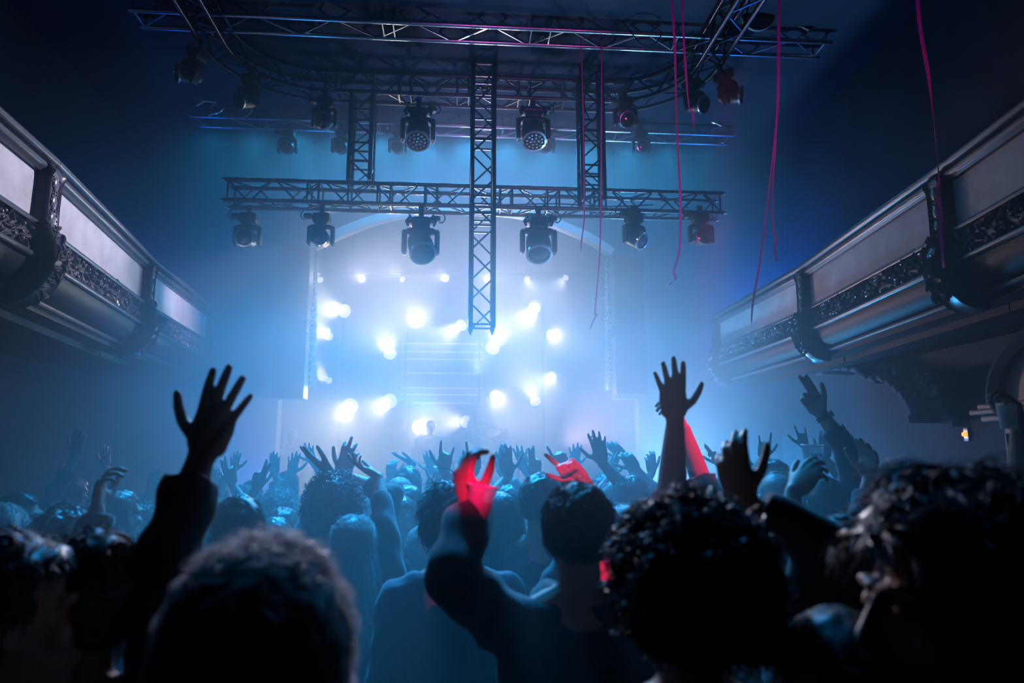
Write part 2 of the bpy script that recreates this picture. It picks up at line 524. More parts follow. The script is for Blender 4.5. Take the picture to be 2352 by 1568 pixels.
def balcony(side, pts, labels, piers):
    """pts: plan polyline of the balcony front (x,y) from stage end to camera end"""
    t = thing('balcony', labels, 'balcony', (pts[0][0], pts[0][1], 3.0))
    L = t.location
    for bi in range(len(pts) - 1):
        A, B = Vector((*pts[bi], 0)), Vector((*pts[bi + 1], 0))
        d = (B - A).normalized()
        inn = Vector((-d.y, d.x, 0)) * (1 if side < 0 else -1)
        if inn.x * side > 0:
            inn = -inn
        ln = (B - A).length

        def sweep(name, prof, mt, a0=0.0, a1=1.0, inset=0.0, par=None):
            m = MB()
            rr = []
            for q in (a0, a1):
                base = A + (B - A) * q
                rr.append([base + inn * u + Vector((0, 0, z)) - L for u, z in prof])
            m.loft(rr)
            return m.build(name, mt, par or t, angle=35)

        def arc(cu, cz, r_, a0, a1, n=6):
            return [(cu + r_ * math.cos(R_(a0 + (a1 - a0) * k / n)), cz + r_ * math.sin(R_(a0 + (a1 - a0) * k / n))) for k in range(n + 1)]
        zr = ZRAIL
        sweep('hand_rail', [(-.10, zr - .07)] + arc(0.03, zr - 0.035, .035, -90, 90) + [(-.10, zr)], M_trim)
        sweep('cornice', [(-.10, zr - .16), (0.0, zr - .155), (0.012, zr - .14)] + arc(0.0, zr - .105, .035, -60, 60, 5) + [(0.03, zr - .072), (-.10, zr - .072)], M_trim)
        pn = sweep('panel', [(-.16, 3.60), (-.03, 3.60), (-.03, zr - .155), (-.16, zr - .155)], M_plaster)
        sweep('panel_moulding', [(-.05, 3.565), (.022, 3.565)] + arc(0.0, 3.585, .024, -40, 90, 5) + [(-.05, 3.615)], M_trim)
        sweep('band_backing', [(-.16, 3.375), (-.012, 3.375), (-.012, 3.57), (-.16, 3.57)], M_trim)
        m = MB()
        a_, b_ = A + d * 0.10 + inn * -0.012 + Vector((0, 0, 3.47)) - L, B - d * 0.10 + inn * -0.012 + Vector((0, 0, 3.47)) - L
        carved(m, [a_ + (b_ - a_) * (k / 8) for k in range(9)], Vector((0, 0, 1)), inn, 0.20, 10 + bi + (50 if side > 0 else 0), dens=30, h=0.022)
        m.build('carved_band', M_carv, t, angle=60)
        sweep('lower_fillet', [(-.1, 3.33)] + arc(0.005, 3.35, .026, -90, 90, 6) + [(-.1, 3.378)], M_trim)
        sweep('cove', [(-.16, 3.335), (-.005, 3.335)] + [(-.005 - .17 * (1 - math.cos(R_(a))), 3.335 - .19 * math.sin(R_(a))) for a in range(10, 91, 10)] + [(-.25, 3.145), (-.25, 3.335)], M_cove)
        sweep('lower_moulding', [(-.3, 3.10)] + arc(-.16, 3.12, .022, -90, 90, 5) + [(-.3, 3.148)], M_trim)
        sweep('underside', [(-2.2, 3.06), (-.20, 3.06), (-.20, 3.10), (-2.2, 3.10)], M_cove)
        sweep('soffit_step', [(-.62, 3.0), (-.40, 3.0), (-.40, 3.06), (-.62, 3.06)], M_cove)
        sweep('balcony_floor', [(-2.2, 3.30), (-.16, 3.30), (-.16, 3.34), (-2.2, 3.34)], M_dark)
    # scrolled carved piers between the bays
    for (x, y, wd) in piers:
        k = min(range(len(pts)), key=lambda i: (pts[i][0] - x) ** 2 + (pts[i][1] - y) ** 2)
        A = Vector((*pts[max(k - 1, 0)], 0)); B = Vector((*pts[min(k + 1, len(pts) - 1)], 0))
        d = (B - A).normalized()
        inn = Vector((-d.y, d.x, 0))
        if inn.x * side > 0:
            inn = -inn
        o0 = Vector((x, y, 0)) - L
        prof = [(.02, ZRAIL - .075), (.055, ZRAIL - .09), (.07, ZRAIL - .13), (.05, ZRAIL - .17), (.045, ZRAIL - .22), (.045, 3.75), (.05, 3.60), (.085, 3.54), (.13, 3.44), (.14, 3.34), (.12, 3.24), (.07, 3.14), (-.02, 3.05), (-.12, 3.0)]
        prof = [(u, z) for u, z in prof]
        m = MB()
        wv = [(-1, -.012), (-.82, .012), (-.62, -.008), (0, 0.004), (.62, -.008), (.82, .012), (1, -.012)]
        rings = []
        for u, z in prof:
            row = [o0 + d * (wd / 2 * a) + inn * (u + b) + Vector((0, 0, z)) for a, b in wv]
            row += [o0 + d * (wd / 2) + inn * -.2 + Vector((0, 0, z)), o0 - d * (wd / 2) + inn * -.2 + Vector((0, 0, z))]
            rings.append(row)
        m.loft(rings)
        pr = m.build('pier', M_trim, t, angle=50)
        m = MB()
        for cz in (3.92, 3.78, 3.655):
            rot = frame(inn, d)
            m.ell(o0 + inn * .047 + Vector((0, 0, cz)), (wd * .20, .058, .018), rot, nu=14, nv=8)
            for q in range(10):
                a = 2 * math.pi * q / 10
                m.ell(o0 + inn * .055 + d * (wd * .30 * math.cos(a)) + Vector((0, 0, cz + .062 * math.sin(a))), (.008,) * 3, nu=6, nv=4)
        rnd = random.Random(int(x * 100))
        for q in range(46):
            z = rnd.uniform(3.08, 3.60)
            u = np.interp(z, [3.0, 3.05, 3.14, 3.24, 3.34, 3.44, 3.54, 3.6], [-.12, -.02, .07, .12, .14, .13, .085, .05])
            a = rnd.uniform(0, 6.28)
            leaf(m, o0 + d * rnd.uniform(-.36, .36) * wd + inn * float(u) + Vector((0, 0, z)), d * math.cos(a) * .6 + Vector((0, 0, math.sin(a))), inn, .07, .03, .02)
        m.build('carved_swag', M_carv, pr, angle=60)
    return t


def bxy(px, z_):   # plan position from the pixel column at depth z_
    p = P(px, 800, z_)
    return (p.x, p.y)


LB = [bxy(478, 10.05), bxy(325, 7.5), bxy(66, 4.96), (-2.75, 2.3)]
RB = [bxy(1648, 10.05), bxy(1857, 7.3), bxy(2200, 4.65), (3.25, 2.2)]
balcony(-1, LB, 'pale panelled theatre balcony with carved band along the left side of the hall', [(*LB[0], .16), (*LB[1], .20), (*LB[2], .22)])
balcony(1, RB, 'shadowed theatre balcony with carved band along the right side of the hall', [(*RB[0], .16), (*RB[1], .20), (*RB[2], .22)])

# ================================================================== under the right balcony: pier with corbel, door case, wall lamp
py = PX(2190, 900, HX).y
t = thing('corbel', 'carved plaster corbel under the right balcony beside the door arch', 'corbel', (HX, py, 2.25))
m = MB()
for zz, ww, dd in ((0.00, .16, .10), (0.09, .22, .16), (.18, .26, .22), (.30, .28, .26), (.45, .30, .30)):
    m.box((-dd / 2, 0, zz + 0.05), (dd, ww, .1), bevel=.015)
m.build('block', M_wall, t)
m = MB()
for k in range(30):
    rnd = random.Random(k)
    leaf(m, Vector((-.31, rnd.uniform(-.13, .13), rnd.uniform(.36, .52))), (0, rnd.uniform(-1, 1), rnd.uniform(-1, 1)), (-1, 0, 0), .06, .03, .02)
m.build('leaf_carving', M_carv, t, angle=60)
m = MB()
yb = py + .1
for k in range(15):      # shallow vault springing from the corbel up to the balcony soffit
    a = R_(k * 6)
    b = R_((k + 1) * 6)
    m.add([(HX - .02, py + 2.0 * (1 - math.cos(a)) + .1, 2.3 + .75 * math.sin(a)), (HX - .02, py + 2.0 * (1 - math.cos(b)) + .1, 2.3 + .75 * math.sin(b)),
           (HX - .42, py + 2.0 * (1 - math.cos(b)) + .1, 2.3 + .75 * math.sin(b)), (HX - .42, py + 2.0 * (1 - math.cos(a)) + .1, 2.3 + .75 * math.sin(a))], [(0, 1, 2, 3)])
o = m.build('trim_2', M_wall); o['kind'] = 'structure'
md = o.modifiers.new('solid', 'SOLIDIFY'); md.thickness = .05

t = thing('door_1', None, None, (HX, (DY0 + DY1) / 2, 0)); t['kind'] = 'structure'
hw = (DY1 - DY0) / 2
m = MB()
for s_ in (-1, 1):
    m.box((-.03, s_ * (hw + .06), 1.08), (.08, .13, 2.16), bevel=.012)
    m.box((-.06, s_ * (hw + .10), 1.08), (.05, .035, 2.16), bevel=.008)
m.box((-.03, 0, 2.20), (.08, 2 * hw + .26, .12), bevel=.012)
m.build('door_frame', M_door, t)
m = MB()
m.box((-.09, 0, 2.30), (.20, 2 * hw + .50, .06), bevel=.012); m.box((-.12, 0, 2.36), (.26, 2 * hw + .62, .05), bevel=.012); m.box((-.10, 0, 2.41), (.22, 2 * hw + .50, .05), bevel=.01)
m.build('cornice_hood', M_door, t)
m = MB(); m.box((.05, 0, 1.06), (.05, 2 * hw, 2.12)); m.build('door_leaf', M_dark, t, smooth=False)
# arched tympanum over the door
m = MB()
n = 16
vs = [Vector((-.01, math.cos(math.pi * k / n) * (hw + .14), 2.45 + math.sin(math.pi * k / n) * .52)) for k in range(n + 1)]
m.add([v for v in vs] + [v + Vector((.03, 0, 0)) for v in vs], [tuple(range(n + 1)), tuple(range(2 * n + 1, n, -1))])
m.build('tympanum', mat('tympanum_plaster', (.45, .40, .42), .6), t, smooth=False)
m = MB(); rings = []
for k in range(n + 1):
    a = math.pi * k / n
    c = Vector((-.02, math.cos(a) * (hw + .2), 2.45 + math.sin(a) * .58)); rd = Vector((0, math.cos(a), math.sin(a)))
    rings.append([c + rd * u + Vector((-v, 0, 0)) for u, v in ((-.07, 0), (-.07, .08), (.0, .12), (.07, .08), (.07, 0))])
m.loft(rings); m.build('arch_moulding', M_wall, t, angle=50)
sg = PX(2330, 918, HX - .05)
m = MB(); m.box((0, 0, 0), (.03, .34, .12), bevel=.008)
o = m.build('blank_sign', M_white, None, loc=Vector((HX - .04, min(sg.y, 5.35), 2.56))); tag(o, 'small white rectangular sign above the door under the right balcony', 'sign')

for lab, p, off in (('small amber wall lamp on the plaster beside the right-hand door', PX(2223, 997, HX), -1), ('tiny amber wall lamp glowing low on the left wall', PX(145, 1070, -HX), 1)):
    t = thing('wall_lamp', lab, 'lamp', p + Vector((off * .012, 0, 0)))
    m = MB(); m.box((0, 0, 0), (.02, .07, .14), bevel=.006); m.build('back_plate', M_chrome if off < 0 else M_dark, t)
    m = MB(); m.ell((off * .025, 0, .0), (.022, .026, .026)); m.build('bulb', M_amber, t)

# ================================================================== trusses
CR = 0.029        # chord radius
TW = 0.265        # chord spacing


def truss_parts(t, path, ups, sides, mt, step=0.30, tw=TW, cr=CR, ends=True, rungs=()):
    """square lattice truss along a path (points relative to t); ups/sides: unit vectors per point"""
    h = tw / 2
    corners = [(-1, -1), (1, -1), (1, 1), (-1, 1)]
    cps = []
    for a, b in corners:
        pts = [p + s * (a * h) + u * (b * h) for p, u, s in zip(path, ups, sides)]
        cps.append(pts)
        m = MB(); m.tube(pts, cr, 10)
        m.build('chord', mt, t)
    # arc length sampling
    L = [0.0]
    for i in range(1, len(path)):
        L.append(L[-1] + (path[i] - path[i - 1]).length)

    def at(c, s):
        s = min(max(s, 0), L[-1])
        k = max(i for i in range(len(L)) if L[i] <= s + 1e-9)
        k = min(k, len(path) - 2)
        q = (s - L[k]) / (L[k + 1] - L[k])
        return cps[c][k].lerp(cps[c][k + 1], q)
    n = max(2, round(L[-1] / step))
    ds = L[-1] / n
    for f in range(4):
        c0, c1 = f, (f + 1) % 4
        m = MB()
        for i in range(n):
            a, b = (c0, c1) if (i + f) % 2 == 0 else (c1, c0)
            m.tube([at(a, i * ds + .02), at(b, (i + 1) * ds - .02)], 0.0115, 6)
        for s in ([0.04, L[-1] - 0.04] if ends else []) + list(rungs):
            m.tube([at(c0, s), at(c1, s)], 0.013, 6)
        m.build('lattice', mt, t)
    if ends:
        for s, sg in ((0, -1), (len(path) - 1, 1)):
            d = (path[-1] - path[-2]).normalized() if s else (path[0] - path[1]).normalized()
            for c in range(4):
                p = cps[c][s]
                m = MB(); m.tube([p, p + d * .03], cr * .62, 8); m.tube([p + d * .03, p + d * .045], cr * .35, 8)
                m.build('end_pin', M_chrome, t)


def straight_truss(name, label, a, b, up, mt, rungs=(), group=None, tw=TW, step=0.30, ends=True):
    t = thing(name, label, 'truss', a, group)
    d = (b - a).normalized()
    up = Vector(up); side = d.cross(up).normalized(); up = side.cross(d)
    path = [Vector((0, 0, 0)), b - a]
    truss_parts(t, path, [up] * 2, [side] * 2, mt, step, tw=tw, rungs=rungs, ends=ends)
    return t


H = TW / 2
# long cross truss at the top, and the hazy one far behind it
YT = 7.0
zc = (P(1057, 58, YT).z) + .15
TT = straight_truss('lighting_truss', 'long black truss across the top of the photo, nearest under the ceiling', Vector((P(292, 58, YT).x, YT + .15, zc)), Vector((P(1902, 58, YT).x, YT + .15, zc)), (0, 0, 1), M_alu, rungs=(1.0, 2.72, 2.84, 4.4, 4.62, 6.1), tw=.30, step=.44)
YF = 9.3
zf = P(1057, 288, YF).z + .15
FT = straight_truss('lighting_truss', 'hazy pale truss farthest back, just before the stage arch', Vector((P(440, 288, YF).x, YF + .15, zf)), Vector((P(1682, 288, YF).x, YF + .15, zf)), (0, 0, 1), M_alu, rungs=(1.0, 2.6, 2.72, 4.4, 4.62, 6.1), tw=.30, step=.44)
# round-cornered ring truss
YR = 8.2
zr_ = P(1057, 219, YR).z + H
xa, xb = P(742, 219, YR).x, P(1392, 219, YR).x
RA = 1.05
pa, us, ss = [], [], []
for Y in np.linspace(5.6, YR - RA, 4):
    pa.append(Vector((xa - RA, Y, zr_))); ss.append(Vector((1, 0, 0)))
for k in range(1, 13):
    a = R_(90 * k / 12)
    pa.append(Vector((xa - RA * math.cos(a), YR - RA + RA * math.sin(a), zr_))); ss.append(Vector((math.cos(a), -math.sin(a), 0)))
for x in np.linspace(xa, xb, 8)[1:]:
    pa.append(Vector((x, YR, zr_))); ss.append(Vector((0, -1, 0)))
for k in range(1, 13):
    a = R_(90 * k / 12)
    pa.append(Vector((xb + RA * math.sin(a), YR - RA + RA * math.cos(a), zr_))); ss.append(Vector((-math.sin(a), -math.cos(a), 0)))
for Y in np.linspace(YR - RA, 5.6, 4)[1:]:
    pa.append(Vector((xb + RA, Y, zr_))); ss.append(Vector((-1, 0, 0)))
RT = thing('ring_truss', 'black truss with curved corners hanging above the cross-shaped rig', 'truss', pa[0])
pa = [p + Vector((0, H, 0)) for p in pa]
p0 = RT.location
rl = [sum((pa[i + 1] - pa[i]).length for i in range(k)) for k in range(len(pa))]
s0 = rl[15]
truss_parts(RT, [p - p0 for p in pa], [Vector((0, 0, 1))] * len(pa), ss, M_truss, 0.30, rungs=[s0 + q for q in (0.02, .16, .62, .95, 1.1, 1.7, 1.85, 2.2, 2.5, 2.65, 3.1, 3.3)])
# cross-shaped rig
YC = 8.2
zl = (P(1085, 477, YC).z + P(1085, 424, YC).z) / 2
LT = straight_truss('lighting_truss', 'lower crossbar truss with six moving lights hanging under it', Vector((P(514, 450, YC).x, YC + H, zl)), Vector((P(1660, 450, YC).x, YC + H, zl)), (0, 0, 1), M_truss, rungs=(1.0, 1.14, 1.5, 1.86, 2.02, 2.45, 2.6, 3.4, 3.55, 4.0, 4.15, 4.6, 4.75))
YV = YC - TW - .07
cx_ = P(1108, 600, YV).x
VT = straight_truss('lighting_truss', 'central vertical truss ending in four pins above the stage', Vector((cx_, YV + H, P(1108, 752, YV).z)), Vector((cx_, YV + H, zr_ + .16)), (0, 1, 0), M_truss, rungs=(1.25, 1.4, 1.52, 1.62, 2.35, 2.5, 2.62, 3.1, 3.2))
xv = P(828, 320, YC).x
VL = straight_truss('lighting_truss', 'short vertical truss joining ring and crossbar on the left', Vector((xv, YC + H, zl + H + CR + .01)), Vector((xv, YC + H, zr_ - H - CR - .01)), (0, 1, 0), M_truss, rungs=(.25, .38, .5, .8, .95), ends=False)
xv2 = P(1362, 330, YV).x
VR = straight_truss('lighting_truss', 'vertical truss left of the paired pink streamers, joining ring and crossbar', Vector((xv2, YV + H, zl - H)), Vector((xv2, YV + H, zr_ + .16)), (0, 1, 0), M_truss, rungs=(.3, .45, .9, 1.05), ends=False)
# hoist hooks and drop wires
for x, y0, y1, lab in ((862, -30, 170, 'thin steel drop wire above the left end of the ring truss'), (1318, -30, 168, 'thin steel drop wire above the right vertical truss')):
    p = P(x, y1, YR)
    m = MB(); m.tube([(0, 0, 0), (0, 0, ZC - p.z - .02)], .009, 6)
    o = m.build('drop_wire', M_chrome, None, loc=p); tag(o, lab, 'wire')
for x, y, lab in ((881, 138, 'small chain hoist hook hanging over the left of the ring truss'), (1302, 140, 'small chain hoist hook hanging over the right of the ring truss')):
    p = P(x, y, YR)
    t = thing('hoist_hook', lab, 'hook', p)
    m = MB(); m.lathe([(0, .1), (.03, .09), (.035, .02), (.02, -.02), (0, -.03)], n=10); m.build('hook_block', M_fix, t)
    m = MB(); m.tube([(.0, 0, -.03), (.012, 0, -.06), (.035, 0, -.075), (.045, 0, -.05)], .008, 6); m.build('hook', M_chrome, t)
    m = MB(); m.tube([(0, 0, .1), (0, 0, ZC - p.z - .02)], .006, 6); m.build('chain', M_cable, t)


# ================================================================== moving lights
def moving_head(label, top, s=1.0, aim=(0, -1, -.15), tilt=0.0, yaw=0.0, big=False, leds=False, group=None, cable=True):
    """top: point under the truss chord; the fixture hangs down from it"""
    t = thing('moving_light' if not big else 'wash_light', label, 'stage light', top, group)
    t.rotation_euler = (0, R_(tilt), R_(yaw))
    t.scale = (s, s, s)
    m = MB(); m.box((0, 0, .01), (.05, .05, .10), bevel=.01); m.tube([(-.03, 0, .05), (.03, 0, .05)], .028, 8)
    m.build('clamp', M_fix, t)
    if not big:
        m = MB(); m.box((0, 0, -.085), (.185, .17, .11), bevel=.02); m.box((0, 0, -.15), (.12, .12, .03), bevel=.01)
        m.build('base', M_fix, t)
        m = MB()
        m.box((0, 0, -.185), (.25, .10, .05), bevel=.02)
        for q in (-1, 1):
            m.box((q * .128, 0, -.285), (.042, .10, .22), bevel=.018)
        m.build('yoke', M_fix, t)
        rr, ln, zc_ = .098, .26, -.315
    else:
        m = MB()
        m.box((0, 0, -.09), (.27, .2, .08), bevel=.03, taper=.8); m.box((0, 0, -.15), (.18, .16, .06), bevel=.02)
        for q in (-1, 1):
            m.tube([(q * .12, -.04, -.06), (q * .15, -.04, -.1), (q * .13, -.04, -.14)], .014, 6, round_caps=True)
            m.tube([(q * .10, .0, -.05), (q * .12, .0, -.02)], .012, 6, round_caps=True)
        m.build('base', M_fix, t)
        m = MB()
        m.box((0, 0, -.20), (.31, .13, .07), bevel=.03)
        for q in (-1, 1):
            m.box((q * .165, 0, -.31), (.05, .13, .25), bevel=.025)
        m.build('yoke', M_fix, t)
        rr, ln, zc_ = .128, .30, -.34
    # head: barrel along its aim axis
    A = frame(Vector(aim), Vector((1, 0, 0))).to_4x4()
    A.translation = Vector((0, 0, zc_))
    m = MB()
    m.lathe([(0, -ln * .52), (rr * .62, -ln * .5), (rr * .9, -ln * .36), (rr, -ln * .1), (rr * 1.0, ln * .3), (rr * .96, ln * .46), (rr * .86, ln * .47), (rr * .84, ln * .42), (0, ln * .42)], A, 24)
    hd = m.build('head', M_fix, t)
    m = MB()
    m.lathe([(rr * .98, ln * .40), (rr * 1.05, ln * .41), (rr * 1.06, ln * .50), (rr * .90, ln * .51), (rr * .88, ln * .455)], A, 24, caps=False)
    m.build('lens_ring', M_ring, hd)
    m = MB()
    m.lathe([(0, ln * .475), (rr * .5, ln * .465), (rr * .84, ln * .43)], A, 24, caps=False)
    m.build('lens', M_lens, hd)
    if leds:
        m = MB()
        for i, (n_, q) in enumerate(((1, 0), (6, .34), (12, .66))):
            for k in range(n_):
                a = 2 * math.pi * k / n_ + i * .2
                c = A @ Vector((rr * q * math.cos(a), rr * q * math.sin(a), ln * .485))
                m.lathe([(0, .012), (rr * .10, .008), (rr * .13, 0)], Matrix.Translation(c) @ A.to_3x3().to_4x4(), 8)
        m.build('led_lenses', M_ring, hd)
    if cable:
        rnd = random.Random(int(top.x * 1000))
        q = rnd.choice((-1, 1)) if not big else 1
        m = MB(); m.box((q * .15, .0, -.06), (.09, .09, .06), bevel=.015)
        m.tube(cat_rom([(q * .12, 0, -.05), (q * .20, .02, -.09), (q * .24, .03, -.03), (q * .18, .05, .06), (q * .10, .1, .09)], 5), .007, 6)
        m.build('cable', M_cable, t)
    return t


def hang(px, py_top, Y, **k):
    return moving_head(k.pop('label'), P(px, py_top, Y), **k)


GR = 'moving lights on the black rig'
yb_ = YC
for px, lab, kw in (
    (573, 'leftmost moving light under the crossbar truss', dict(aim=(0, -1, -.2))),
    (740, 'second moving light from the left under the crossbar truss', dict(aim=(0, -1, -.12))),
    (1455, 'side-turned moving light under the crossbar, right of the stage arch', dict(aim=(.35, -1, -.7), yaw=25)),
    (1607, 'rightmost moving light under the crossbar truss', dict(aim=(0, -1, -.1)))):
    hang(px, 486, yb_, label=lab, s=1.10, group=GR, **kw)
for px, lab, aim in ((968, 'large wash light under the crossbar, left of the central vertical truss', (.25, -.7, -.9)), (1236, 'large wash light under the crossbar, right of the central vertical truss', (0, -.55, -.95))):
    hang(px, 490, yb_, label=lab, s=1.22, big=True, aim=aim, group='wash lights', yaw=0)
for px, pt, lab, kw in (
    (748, 222, 'moving light with bright crescent ring, hung under the left end of the straight ring truss', dict(aim=(0, -1, -.45))),
    (1435, 222, 'moving light under the right end of the straight ring truss', dict(aim=(0, -1, -.45)))):
    hang(px, pt, YR, label=lab, s=1.05, group=GR, **kw)
for px, lab, aim in ((962, 'large wash light with dotted lens, left under the ring truss', (0, -.55, -1)), (1224, 'large wash light with dotted lens, right under the ring truss', (.05, -.5, -1))):
    hang(px, 240, YR, label=lab, s=1.16, big=True, leds=True, aim=aim, group='wash lights')


def on_ring(px, side, off, drop):
    """point under the lower chord of the curved ring corner that lies in photograph column px"""
    best = None
    for k in range(0, 181):
        a = R_(k / 2)
        x = (xa - RA * math.cos(a)) if side < 0 else (xb + RA * math.cos(a))
        s_ = Vector((math.cos(a) * (1 if side < 0 else -1), -math.sin(a), 0))
        q = Vector((x, YR - RA + RA * math.sin(a) + H, zr_ - H - drop)) + s_ * (H * off)
        v = CROT.transposed() @ (q - CAM)
        u = 1176 + FPX * v.x / -v.z
        if best is None or abs(u - px) < best[0]:
            best = (abs(u - px), q)
    return best[1]


for px, sd, off, lab, tl, yw, am in ((580, -1, 1, 'tilted moving light on the left curve of the ring truss', 8, -25, (-.2, -1, -.6)), (1585, 1, 1, 'tilted moving light behind a pink streamer on the right curve', -12, 25, (.1, -1, -.5)),
                                     (462, -1, -1, 'outermost moving light at far left of the ring truss', 30, -30, (-.3, -1, -.5)), (1672, 1, -1, 'outermost moving light at far right of the ring truss', -30, 30, (.3, -1, -.5))):
    moving_head(lab, on_ring(px, sd, off, .045), s=1.05, tilt=tl, yaw=yw, aim=am, group=GR)
for px, lab in ((663, 'hazy moving light first from the left on the far truss'), (785, 'hazy moving light half hidden by the left vertical truss'), (915, 'hazy moving light left of the dotted wash light'), (1253, 'hazy moving light peeping from behind the right dotted wash light'), (1471, 'hazy moving light rightmost on the far truss')):
    hang(px, 296, YF + .02, label=lab, s=.92, aim=(0, -1, -.3), group='moving lights on the far truss')

# cable festoons on the trusses
for lab, pts, Y in (('drooping black cable loop hanging from the top truss near the streamers', [(1425, 40), (1450, 75), (1480, 105), (1510, 95), (1520, 75)], 6.95),
                    ('black cable snaking along the left of the ring truss', [(575, 140), (620, 150), (655, 190), (700, 185), (735, 205), (790, 195), (815, 178)], 7.95),
                    ('black cable lying along the crossbar truss', [(560, 476), (640, 470), (700, 478), (740, 470), (800, 474), (850, 468), (960, 470), (1040, 470), (1160, 470), (1280, 468), (1400, 474), (1500, 470)], 8.16),
                    ('black cable trailing down the left vertical truss', [(805, 240), (812, 300), (808, 340), (812, 380), (804, 412)], 8.15),
                    ('black cable looping inside the right vertical truss', [(1350, 190), (1342, 240), (1360, 280), (1375, 240), (1370, 180), (1382, 150)], 7.85)):
    w_ = cat_rom([P(x, y, Y) for x, y in pts], 6)
    m = MB(); m.tube([p - w_[0] for p in w_], .008, 6)
    o = m.build('cable', M_cable, None, loc=w_[0]); tag(o, lab, 'cable')

# carved masks and discs on the ends of the two long trusses
for x, y, Y, lab in ((1855, 48, 6.9, 'dim open-work mask ornament by the right end of the top truss'), (1655, 272, 9.2, 'faint open-work mask ornament by the right end of the far truss'), (480, 248, 9.2, 'faint open-work mask ornament by the left end of the far truss')):
    p = P(x, y, Y)
    m = MB()
    for q in (-1, 1):
        m.tube([Vector((q * .09 + .10 * math.cos(a), 0, .07 * math.sin(a) + .02 * q * math.cos(a))) for a in np.linspace(0, 6.283, 18)], .022, 8)
    m.tube([(-.2, 0, .02), (0, 0, .09), (.2, 0, .02)], .02, 8); m.tube([(-.1, 0, -.06), (0, 0, -.11), (.1, 0, -.06)], .02, 8)
    m.tube([(0, .0, .09), (0, .12, .10)], .012, 6)
    o = m.build('mask_ornament', M_alu, None, loc=p); tag(o, lab, 'ornament')
for x, y, Y, r_, lab in ((548, 238, 9.05, .20, 'dim grey disc mounted on the left of the far truss'), (1740, 30, 6.75, .20, 'dim purplish disc mounted on the right of the top truss')):
    p = P(x, y, Y)
    m = MB(); m.lathe([(0, -.02), (r_, -.02), (r_ * 1.02, 0), (r_, .02), (0, .03)], frame((0, -1, -.2)).to_4x4(), 32); m.tube([(0, .02, 0), (0, .12, .03)], .015, 6)
    o = m.build('disc', mat('disc_grey', (.22, .2, .22), .6), None, loc=p); tag(o, lab, 'disc')
p = P(452, 226, 9.0)
m = MB()
m.add([(-.03, 0, .09), (.04, 0, .09), (.10, 0, -.005), (-.035, 0, -.005)] + [(-.03, .02, .09), (.04, .02, .09), (.10, .02, -.005), (-.035, .02, -.005)], [(0, 1, 2, 3), (7, 6, 5, 4), (0, 4, 5, 1), (1, 5, 6, 2), (2, 6, 7, 3), (3, 7, 4, 0)])
m.add([(-.03, 0, -.03), (.10, 0, -.03), (.0, 0, -.11)] + [(-.03, .02, -.03), (.10, .02, -.03), (.0, .02, -.11)], [(0, 1, 2), (5, 4, 3), (0, 3, 4, 1), (1, 4, 5, 2), (2, 5, 3, 0)])
m.tube([(0, .01, -.02), (.25, .05, -.02)], .012, 6)
o = m.build('reflector_flag', M_white, None, loc=p); tag(o, 'pair of small white reflector plates left of the far truss', 'reflector')


# ================================================================== pink streamers
def streamer(label, pts, Y, wd=.018, twist=1.0):
    w_ = cat_rom([P(x, y, Y + dy) for x, y, dy in [(q if len(q) == 3 else (*q, 0)) for q in pts]], 8)
    m = MB(); vs = []; fs = []
    L0 = w_[0]
    tot = len(w_)
    for i, p in enumerate(w_):
        t = (w_[min(i + 1, tot - 1)] - w_[max(i - 1, 0)]).normalized()
        a = twist * (0.5 * math.sin(i * .19) + .3 * math.sin(i * .07 + 2)) + (2.2 * twist * max(0, (i / tot - .72)) * 3)
        sd = Matrix.Rotation(a, 3, t) @ (t.cross(Vector((0, 1, 0))).normalized())
        nb = t.cross(sd) * .0012
        vs += [p - L0 - sd * wd / 2 - nb, p - L0 + sd * wd / 2 - nb, p - L0 + sd * wd / 2 + nb, p - L0 - sd * wd / 2 + nb]
    for i in range(tot - 1):
        for j in range(4):
            fs.append((i * 4 + j, i * 4 + (j + 1) % 4, i * 4 + 4 + (j + 1) % 4, i * 4 + 4 + j))
    m.add(vs, fs)
    o = m.build('streamer', M_ribbon, None, loc=L0)
    return tag(o, label, 'streamer', 'pink streamers')


streamer('long pink streamer left of the short one hooked on a moving light, frayed twisted tail', [(1542, -40), (1546, 40), (1550, 110), (1553, 240), (1558, 360), (1563, 470), (1561, 570), (1548, 622), (1552, 638), (1538, 654)], 5.4, .021)
streamer('short pink streamer hanging in front of the moving light on the right curve', [(1566, -40), (1569, 60), (1575, 160), (1582, 240), (1590, 258), (1594, 280), (1592, 302)], 5.6, .020)
streamer('long pink streamer slanting down to the right balcony front', [(1789, -40), (1789, 120), (1786, 250), (1768, 420), (1747, 590), (1730, 690), (1726, 742)], 5.0, .018)
streamer('pink streamer with curled tail hanging right beside a slanting one', [(1788, -40), (1787, 180), (1781, 330), (1775, 430), (1776, 520), (1784, 545), (1780, 565), (1783, 600)], 5.1, .016)
streamer('broad pink streamer twisted like a rope over the right balcony pier', [(2105, -40), (2113, 60), (2132, 170), (2146, 290), (2156, 400), (2155, 440), (2160, 520), (2168, 615)], 3.7, .021, 1.5)
streamer('short thin pink streamer ending under the crossbar, left of a longer one', [(1330, -40), (1338, 200), (1342, 470), (1340, 520), (1336, 550), (1334, 580)], 7.3, .016)
streamer('thin pink streamer with dark bent tip hanging before the stage arch', [(1381, -40), (1382, 200), (1380, 470), (1377, 590), (1367, 712), (1370, 722), (1362, 738), (1356, 755)], 7.2, .018)

